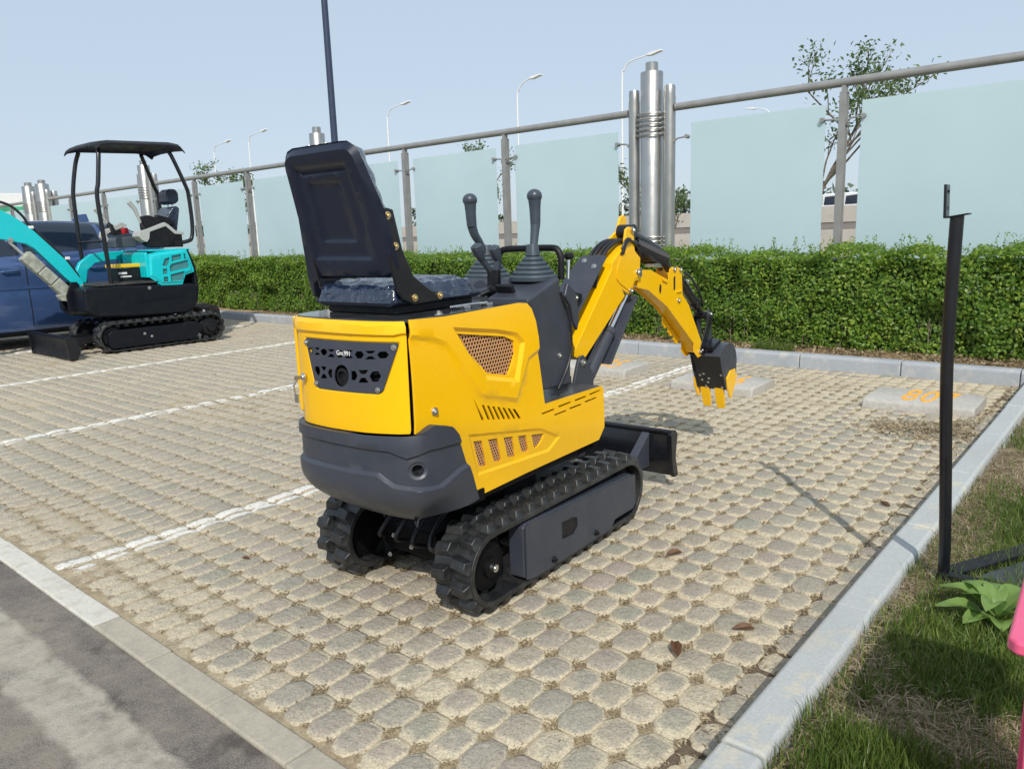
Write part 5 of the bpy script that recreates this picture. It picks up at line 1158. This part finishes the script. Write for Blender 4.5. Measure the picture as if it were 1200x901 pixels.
# spare rubber tracks lying by the kerb
sp_ = thing('rubber_track', 'muddy rubber track lying on the ground behind the turquoise excavator', 'track', (-14.35, 7.55, 0), R(75))
track(sp_, 0, .26, .55, .155, 30, .026, 'belt', RUBM, False)

# ------------------------------------------------------------------ blue car
car = thing('parked_car', 'dark blue car parked behind the turquoise excavator', 'car', (-14.40, 4.0, 0))
st_ = [  # y (rear +), half width factor, sill z, belt z, roof z, roof half width factor
 (-2.85, .62, .42, .86, .88, .60), (-2.70, .84, .32, .98, 1.02, .72), (-2.3, .96, .22, 1.10, 1.16, .8), (-1.7, 1.0, .20, 1.20, 1.28, .84), (-1.15, 1.0, .20, 1.26, 1.38, .84), (-.6, 1.0, .20, 1.32, 1.74, .74),
 (-.05, 1.0, .20, 1.35, 1.93, .72), (.6, 1.0, .20, 1.38, 1.97, .72), (1.2, 1.0, .20, 1.42, 1.96, .71), (1.7, .99, .20, 1.47, 1.92, .69), (2.1, .97, .30, 1.50, 1.80, .66), (2.42, .93, .34, 1.48, 1.56, .66), (2.68, .84, .40, 1.25, 1.30, .62), (2.78, .70, .46, .95, 1.0, .55)]
def carsec(y, w, s, bz, rz, rw):
    W_ = 1.02*w; R_ = 1.02*rw
    return [(0, s), (W_*.80, s), (W_*.94, s+.07), (W_*.985, s+.22), (W_, .72 if bz > 1 else s+.35), (W_*.985, .95 if bz > 1.1 else bz*.9), (W_*.995, bz-.10), (W_*.955, bz), (W_*.94*.45+R_*.55+.02, bz+(rz-bz)*.62), (R_, rz-.05 if rz-bz > .1 else rz-.01), (R_*.72, rz), (0, rz+.02)]
G0 = [[Vector((x, s[0], z)) for x, z in carsec(*s)] for s in st_]
def cr4(a, b, c, d, t): return .5*((2*b)+(c-a)*t+(2*a-5*b+4*c-d)*t*t+(3*b-a-3*c+d)*t**3)
def carP(u, v, off=0.):
    def ev(u, v):
        i = int(min(len(G0)-2, max(0, math.floor(u)))); t = u-i; j = int(min(10, max(0, math.floor(v)))); w_ = v-j
        row = []
        for k in range(i-1, i+3):
            g = G0[max(0, min(len(G0)-1, k))]; row.append(cr4(g[max(0, j-1)], g[j], g[j+1], g[min(11, j+2)], w_))
        return cr4(*row, t)
    p = ev(u, v)
    if off:
        du = ev(u+.02, v)-ev(u-.02, v); dv = ev(u, v+.02)-ev(u, v-.02); n = du.cross(dv)
        n = -n.normalized() if n.length else Vector((0, 0, 1))
        if n.dot(p-Vector((0, p.y, 1.0))) < 0: n = -n
        p = p+n*off
    return p
def carpatch(name, mat, u0, u1, v0, v1, nu, nv, off, par, mirror=True, shape=None):
    for sg in ((1, -1) if mirror else (1,)):
        b = MB(); V = []
        for i in range(nu+1):
            for j in range(nv+1):
                u, v = u0+(u1-u0)*i/nu, v0+(v1-v0)*j/nv
                if shape: u, v = shape(i/nu, j/nv)
                p = carP(u, v, off); V.append((p.x*sg, p.y, p.z))
        F = [(i*(nv+1)+j, (i+1)*(nv+1)+j, (i+1)*(nv+1)+j+1, i*(nv+1)+j+1) for i in range(nu) for j in range(nv)]
        b.add(V, F); r_ = b.build(name, mat, par, smooth=50)
    return r_
bodyo = carpatch('car_body', BLUE, 0, 13, 0, 11, 78, 66, 0, car)
b = MB(); b.prism([(G0[0][k].x, G0[0][k].z) for k in range(12)]+[(-G0[0][k].x, G0[0][k].z) for k in range(10, 0, -1)], 1, -2.85, -2.84); b.prism([(G0[-1][k].x, G0[-1][k].z) for k in range(12)]+[(-G0[-1][k].x, G0[-1][k].z) for k in range(10, 0, -1)], 1, 2.77, 2.78); b.build('bumpers', BLUE, car)
def winshape(a0, a1, b0, b1, vt=9.0, vb=7.25):
    return lambda s, t: ((a0+(a1-a0)*s)*(1-t)+(b0+(b1-b0)*s)*t, vb+(vt-vb)*t)
for a0, a1, b0, b1 in ((4.7, 6.4, 5.6, 6.4), (6.5, 8.45, 6.5, 8.35), (8.6, 10.1, 8.5, 9.3)):
    w_ = carpatch('side_window', GLASSD, 0, 1, 0, 1, 12, 8, .006, car, True, winshape(a0, a1, b0, b1))
carpatch('windscreen', GLASSD, 0, 1, 0, 1, 8, 10, .008, car, True, lambda s, t: (4.15+1.55*s, 9.3+1.7*t))
carpatch('rear_window', GLASSD, 0, 1, 0, 1, 8, 10, .008, car, True, lambda s, t: (9.8+1.2*s, 9.3+1.7*t))
carpatch('roof_rail', BLK, 5.6, 9.4, 9.15, 9.3, 20, 2, .014, car)
carpatch('side_crease', BLUE, 2.5, 11.5, 4.9, 5.1, 50, 2, .010, car)
carpatch('sill_trim', BLKM, 1.5, 12, 1.2, 2.1, 40, 3, .006, car)
for u0 in (6.45, 8.45): carpatch('door_gap', DARK, u0, u0+.02, 2.6, 7.2, 1, 20, .003, car)
for sg in (1, -1):
    for y in (-.1, 1.15): b = MB(); b.tube([(sg*1.03, y, 1.20), (sg*1.055, y+.03, 1.205), (sg*1.055, y+.2, 1.21), (sg*1.03, y+.23, 1.21)], .016, 8); b.build('door_handle', BLUE, car)
b = MB(); b.prism([(1.35, 1.97), (1.45, 2.08), (1.62, 2.10), (1.66, 1.95)], 0, -.02, .02); b.build('roof_antenna', BLUE, car, .006)
for y in (-1.75, 1.75):
    for sg in (1, -1):
        b = MB(); b.lathe([(.30, -.22), (.385, -.20), (.395, -.1), (.385, .0), (.30, .015), (.29, -.02), (0, -.03)], (sg*1.0, y, .395), (sg, 0, 0), 32); wh = b.build('wheel', RUB, car)
        b = MB(); b.lathe([(.29, -.03), (.28, 0), (.05, -.01), (0, -.01)], (sg*1.0, y, .395), (sg, 0, 0), 24); b.build('rim', STEEL, wh)
    for sg in (1, -1): b = MB(); b.lathe([(.46, -.05), (.46, .006), (.40, .008), (.40, -.05)], (sg*1.0, y, .42), (sg, 0, 0), 32); b.build('wheel_arch', BLKM, car)

# ------------------------------------------------------------------ black frame at the kerb, pink table
pf = thing('steel_frame', 'black steel post with bracket on top rising from a low frame on the grass', 'frame', (-.545, 3.28, .07))
b = MB(); b.tube(crom([(-.012, 0, 0), (-.016, 0, .2), (-.052, 0, .80), (-.060, 0, 1.1), (-.060, 0, 1.444)], 5), [.0215+.0025*i/20 for i in range(21)], 14); b.build('post', BLK, pf)
b = MB(); b.add([(-.098, -.03, 1.436), (-.018, -.03, 1.448), (-.018, .03, 1.448), (-.098, .03, 1.436), (-.098, -.03, 1.442), (-.018, -.03, 1.454), (-.018, .03, 1.454), (-.098, .03, 1.442)], [(0, 3, 2, 1), (4, 5, 6, 7), (0, 1, 5, 4), (1, 2, 6, 5), (2, 3, 7, 6), (3, 0, 4, 7)])
b.prism([(-.101, 1.436), (-.091, 1.440), (-.096, 1.56), (-.106, 1.56)], 1, -.03, .03); bk = b.build('top_bracket', BLK, pf, .003)
for z in (1.475, 1.535): b = MB(); b.cyl((-.094, 0, z), (-.0915, 0, z), .006, n=12); b.build('bolt_hole', DARK, bk)
b = MB(); b.bar((-.03, -.01, .03), (.60, -.05, .03), .05, .045); b.bar((.01, .03, .03), (.30, .62, .03), .07, .04); b.bar((.30, .62, .035), (.75, .60, .035), .055, .055); b.build('base_rail', BLKM, pf, .004)
b = MB(); b.add([(.10, .06, .03), (.60, .02, .03), (.72, .56, .03), (.33, .56, .03), (.10, .06, .035), (.60, .02, .035), (.72, .56, .035), (.33, .56, .035)], [(0, 3, 2, 1), (4, 5, 6, 7), (0, 1, 5, 4), (1, 2, 6, 5), (2, 3, 7, 6), (3, 0, 4, 7)]); b.build('base_plate', GREY, pf)
pk = thing('pink_table', 'pink painted metal table edge and legs at the right border of the picture', 'table', (-.150, 1.68, .05), R(4))
b = MB(); b.prism([(.0, .0), (-.015, .02), (.0, .50), (.02, .52), (.36, .52), (.36, .0)], 2, .60, .63); b.build('table_top', PINK, pk, .008, 3)
for x, y in ((.05, .05), (.05, .44), (.32, .05), (.32, .44)):
    b = MB(); b.bar((x, y, .60), (x+.012, y+.0, .0), .055, .05); b.build('table_leg', PINK, pk, .004)
b = MB(); b.box((.028, .24, .30), (.012, .36, .56)); b.build('side_panel', PINK, pk, .003)
b = MB(); b.box((.19, .075, .30), (.20, .012, .56)); b.build('front_panel', PINK, pk, .003)

# ------------------------------------------------------------------ behind the fence
FARP = 'street lamps along the road behind the fence'
def lamp(x, y, h, label, s=1, arm=1.5):
    t = thing('street_lamp', label, 'street lamp', (x, y, 0), 0, FARP)
    b = MB(); b.tube(crom([(0, 0, 0), (0, 0, h*.5), (0, 0, h-1.0), (s*.12, 0, h-.45), (s*.45, 0, h-.12), (s*arm, 0, h+.05)], 6), [.06-.03*i/30 for i in range(31)], 10); b.build('pole', WHITE, t)
    b = MB(); b.prism([(s*(arm-.1), h), (s*(arm+.1), h+.12), (s*(arm+.75), h+.16), (s*(arm+.8), h+.10), (s*(arm+.2), h-.02)], 1, -.13, .13); b.build('lamp_head', WHITE, t, .02)
lamp(-21.9, 35, 9.9, 'white street lamp rising just left of the steel pipes behind the yellow boom')
lamp(-28.8, 35, 9.9, 'white street lamp above the pane left of the steel pipes behind the boom', 1, 1.0)
lamp(-39.9, 35, 9.9, 'white street lamp just right of the black seat back')
lamp(-62.0, 35, 9.7, 'lower, left-hand one of the pair of street lamps left of the seat back', 1, 2.0)
lamp(-58.2, 36, 10.2, 'right-hand one of the pair of street lamps left of the seat back', 1, 2.0)
lamp(-23.0, 57, 10.0, 'small far street lamp whose arm just shows above the pane right of the steel pipes', -1, 1.2)
dp = thing('lamp_post', 'dark navy lamp post rising behind the black seat and out of the picture', 'lamp post', (-12.57, 9.65, 0))
b = MB(); b.cyl((0, 0, 0), (0, 0, 8.0), .075, .055, 20); b.cyl((0, 0, 0), (0, 0, .5), .11, n=20); b.build('pole', LAMPP, dp)
b = MB(); b.box((.5, 0, 8.0), (1.2, .2, .1)); b.build('lamp_head', LAMPP, dp, .02)
wl = thing('road_parapet', 'pale concrete road parapet with a dark band, seen between the glass panes', 'wall', (-35, 38, 0))
for i in range(24):
    x = -48+4*i+2
    b = MB(); b.box((x, 0, 1.95), (3.97, .35, .75)); b.build('parapet_panel', WALLC, wl, .01)
b = MB(); b.box((0, .02, 1.42), (96, .30, .30)); b.build('band', WALLD, wl)
b = MB(); b.box((0, .0, .6), (96, .5, 1.3)); b.build('wall_base', WALLC, wl, .02)
b = MB(); b.box((26, 9, 1.05), (60, 17, .1)); rd = b.build('road_deck', WALLD, wl)
wc = thing('car', 'white car passing on the road behind the parapet, roof seen between two panes', 'car', (-12.0, 41, 1.38), 0)
b = MB(); b.prism([(-2.3, .3), (-2.3, .85), (-1.5, 1.0), (1.1, 1.0), (2.2, .88), (2.35, .7), (2.35, .3)], 1, -.9, .9); b.build('car_body', WHITE, wc, .08, 3)
b = MB(); b.prism([(-2.1, .98), (-1.75, 1.50), (-1.3, 1.62), (.2, 1.62), (.6, 1.5), (1.35, .98)], 1, -.78, .78); b.build('cabin', WHITE, wc, .06, 3)
for x0, x1, x2, x3 in ((-1.95, -1.72, -1.45, -1.45), (-1.38, -1.38, -.45, -.45), (-.36, -.36, .35, 1.0)):
    b = MB(); b.prism([(x0, 1.06), (x1+.05, 1.46), (x2, 1.52), (x3, 1.06)], 1, -.80, .80); b.build('car_window', GLASSD, wc, .01)
for x in (-1.45, 1.45):
    b = MB(); b.cyl((x, -.92, .33), (x, .92, .33), .33, n=20); b.build('wheel', RUB, wc)
# a blue scooter beyond the fence
bs = thing('scooter', 'small blue scooter standing beyond the fence between two panes', 'scooter', (-16.9, 16, 0), R(20))
b = MB(); b.prism([(-.7, .35), (-.75, .7), (-.3, .78), (-.2, .45), (.2, .4), (.45, 1.0), (.55, 1.0), (.6, .5), (.3, .28), (-.4, .28)], 1, -.14, .14); b.build('body', MAT('blue_scooter_paint', (.02, .18, .45), .35), bs, .03)
b = MB(); b.box((-.48, 0, .82), (.5, .24, .08)); b.build('seat', BLKM, bs, .02)
b = MB(); b.tube([(.5, -.28, 1.08), (.52, 0, 1.1), (.5, .28, 1.08)], .02, 8); b.build('handlebar', BLKM, bs)
for x in (-.55, .65):
    b = MB(); b.cyl((x, -.05, .24), (x, .05, .24), .24, n=20); b.build('wheel', RUB, bs)
def tree(name, x, y, h, crown, n, label, seed, leafy=1., z0=0., size=(.05, .09), tr=.05, lean=0.):
    rr = random.Random(seed); t = thing(name, label, 'tree', (x, y, z0), 0, 'small trees behind the fence')
    b = MB(); tips = []
    def grow(p, d, L, r, lev):
        pts = [p]; k = 4; q = p.copy(); dd = d.copy()
        for i in range(k):
            dd = (dd+Vector((rr.gauss(0, .13), rr.gauss(0, .13), rr.gauss(.04, .08)))).normalized(); q = q+dd*L/k; pts.append(q.copy())
        b.tube(pts, [r*(1-.45*i/k) for i in range(k+1)], 7 if lev < 2 else 4, False)
        if lev >= 3: tips.extend(pts[1:]); return
        if lev == 2: tips.extend(pts[2:])
        for i in range(3 if lev else crown):
            f = rr.uniform(.45, 1) if lev else rr.uniform(.55, 1); j = min(k-1, int(f*k)); s = pts[j].lerp(pts[j+1], f*k-j if f < 1 else 1)
            a = rr.uniform(0, 2*math.pi); sp = Vector((math.cos(a), math.sin(a), 0)); nd = (dd*.6+sp*rr.uniform(.5, .95)+Vector((0, 0, .35))).normalized()
            grow(s, nd, L*rr.uniform(.34, .52), r*.55, lev+1)
    grow(Vector((0, 0, 0)), Vector((lean, 0, 1)).normalized(), h*.62, tr, 0)
    b.build('trunk', BARK, t)
    m_ = max(1, int(n/max(1, len(tips)))); P = np.array([tuple(p) for p in tips for _ in range(m_)]); P = P+rng.normal(0, .055*h/3.2, P.shape)
    V, F = leaves(P, rng.uniform(size[0], size[1], len(P)), np.array([0, -.3, .8]), .5, .9)
    tag(cloud('crown', V, F, TLEAF, t), kind='stuff'); return t
tree('young_tree', -4.75, 13, 5.3, 10, 2000, 'thin young tree with sparse leaves rising above the right-hand glass panes', 3, tr=.035, lean=.0, size=(.06, .11))
tree('young_tree', -6.75, 13, 3.2, 6, 1300, 'thin young tree between the pipe cluster and the pane right of it', 5, tr=.035)
tree('young_tree', -12.85, 13, 3.9, 6, 1400, 'small tree tip just above the glass pane right of the seat back', 8, tr=.04)
tree('young_tree', -22.4, 13, 4.6, 9, 3000, 'leafy small tree above the pane right of the turquoise excavator', 12, tr=.05, size=(.06, .12))
# distant wood: one mass along the horizon
P = []
for k in range(150):
    x = -150+k*1.25+random.uniform(-1, 1); h = 3.0+2.2*random.random(); y = 66+random.uniform(-3, 6); r = random.uniform(1.2, 2.2)
    for i in range(90):
        v = Vector((random.gauss(0, 1), random.gauss(0, 1), random.gauss(0, 1))).normalized()*random.uniform(.7, 1)
        P.append((x+v.x*r, y+v.y*r, max(.2, h*.55+v.z*h*.5)))
V, F = leaves(np.array(P), rng.uniform(.5, .9, len(P)), np.array([0, -.5, .8]), .7, .8)
tag(cloud('distant_wood', V, F, FLEAF), 'hazy green wood along the horizon behind the road', 'trees', kind='stuff')
# site buildings at the far left
sb_ = thing('site_building', 'white and green temporary building far left beyond the fence', 'building', (-68.2, 21, -.35), R(-12))
b = MB(); b.box((0, 0, 5.35), (14, 3, .9)); b.build('upper_floor', WHITE, sb_, .03)
b = MB(); b.box((0, 0, 4.65), (14.2, 3.1, .5)); b.build('net_band', GREENN, sb_, .02)
for k in range(12):
    b = MB(); b.box((-6.2+k*1.13, -1.51, 5.35), (.7, .05, .45)); b.build('window', GREENN, sb_)
b = MB(); b.box((0, .4, 2.2), (14, 2.6, 4.4)); b.build('hoarding', BROWN, sb_, .02)
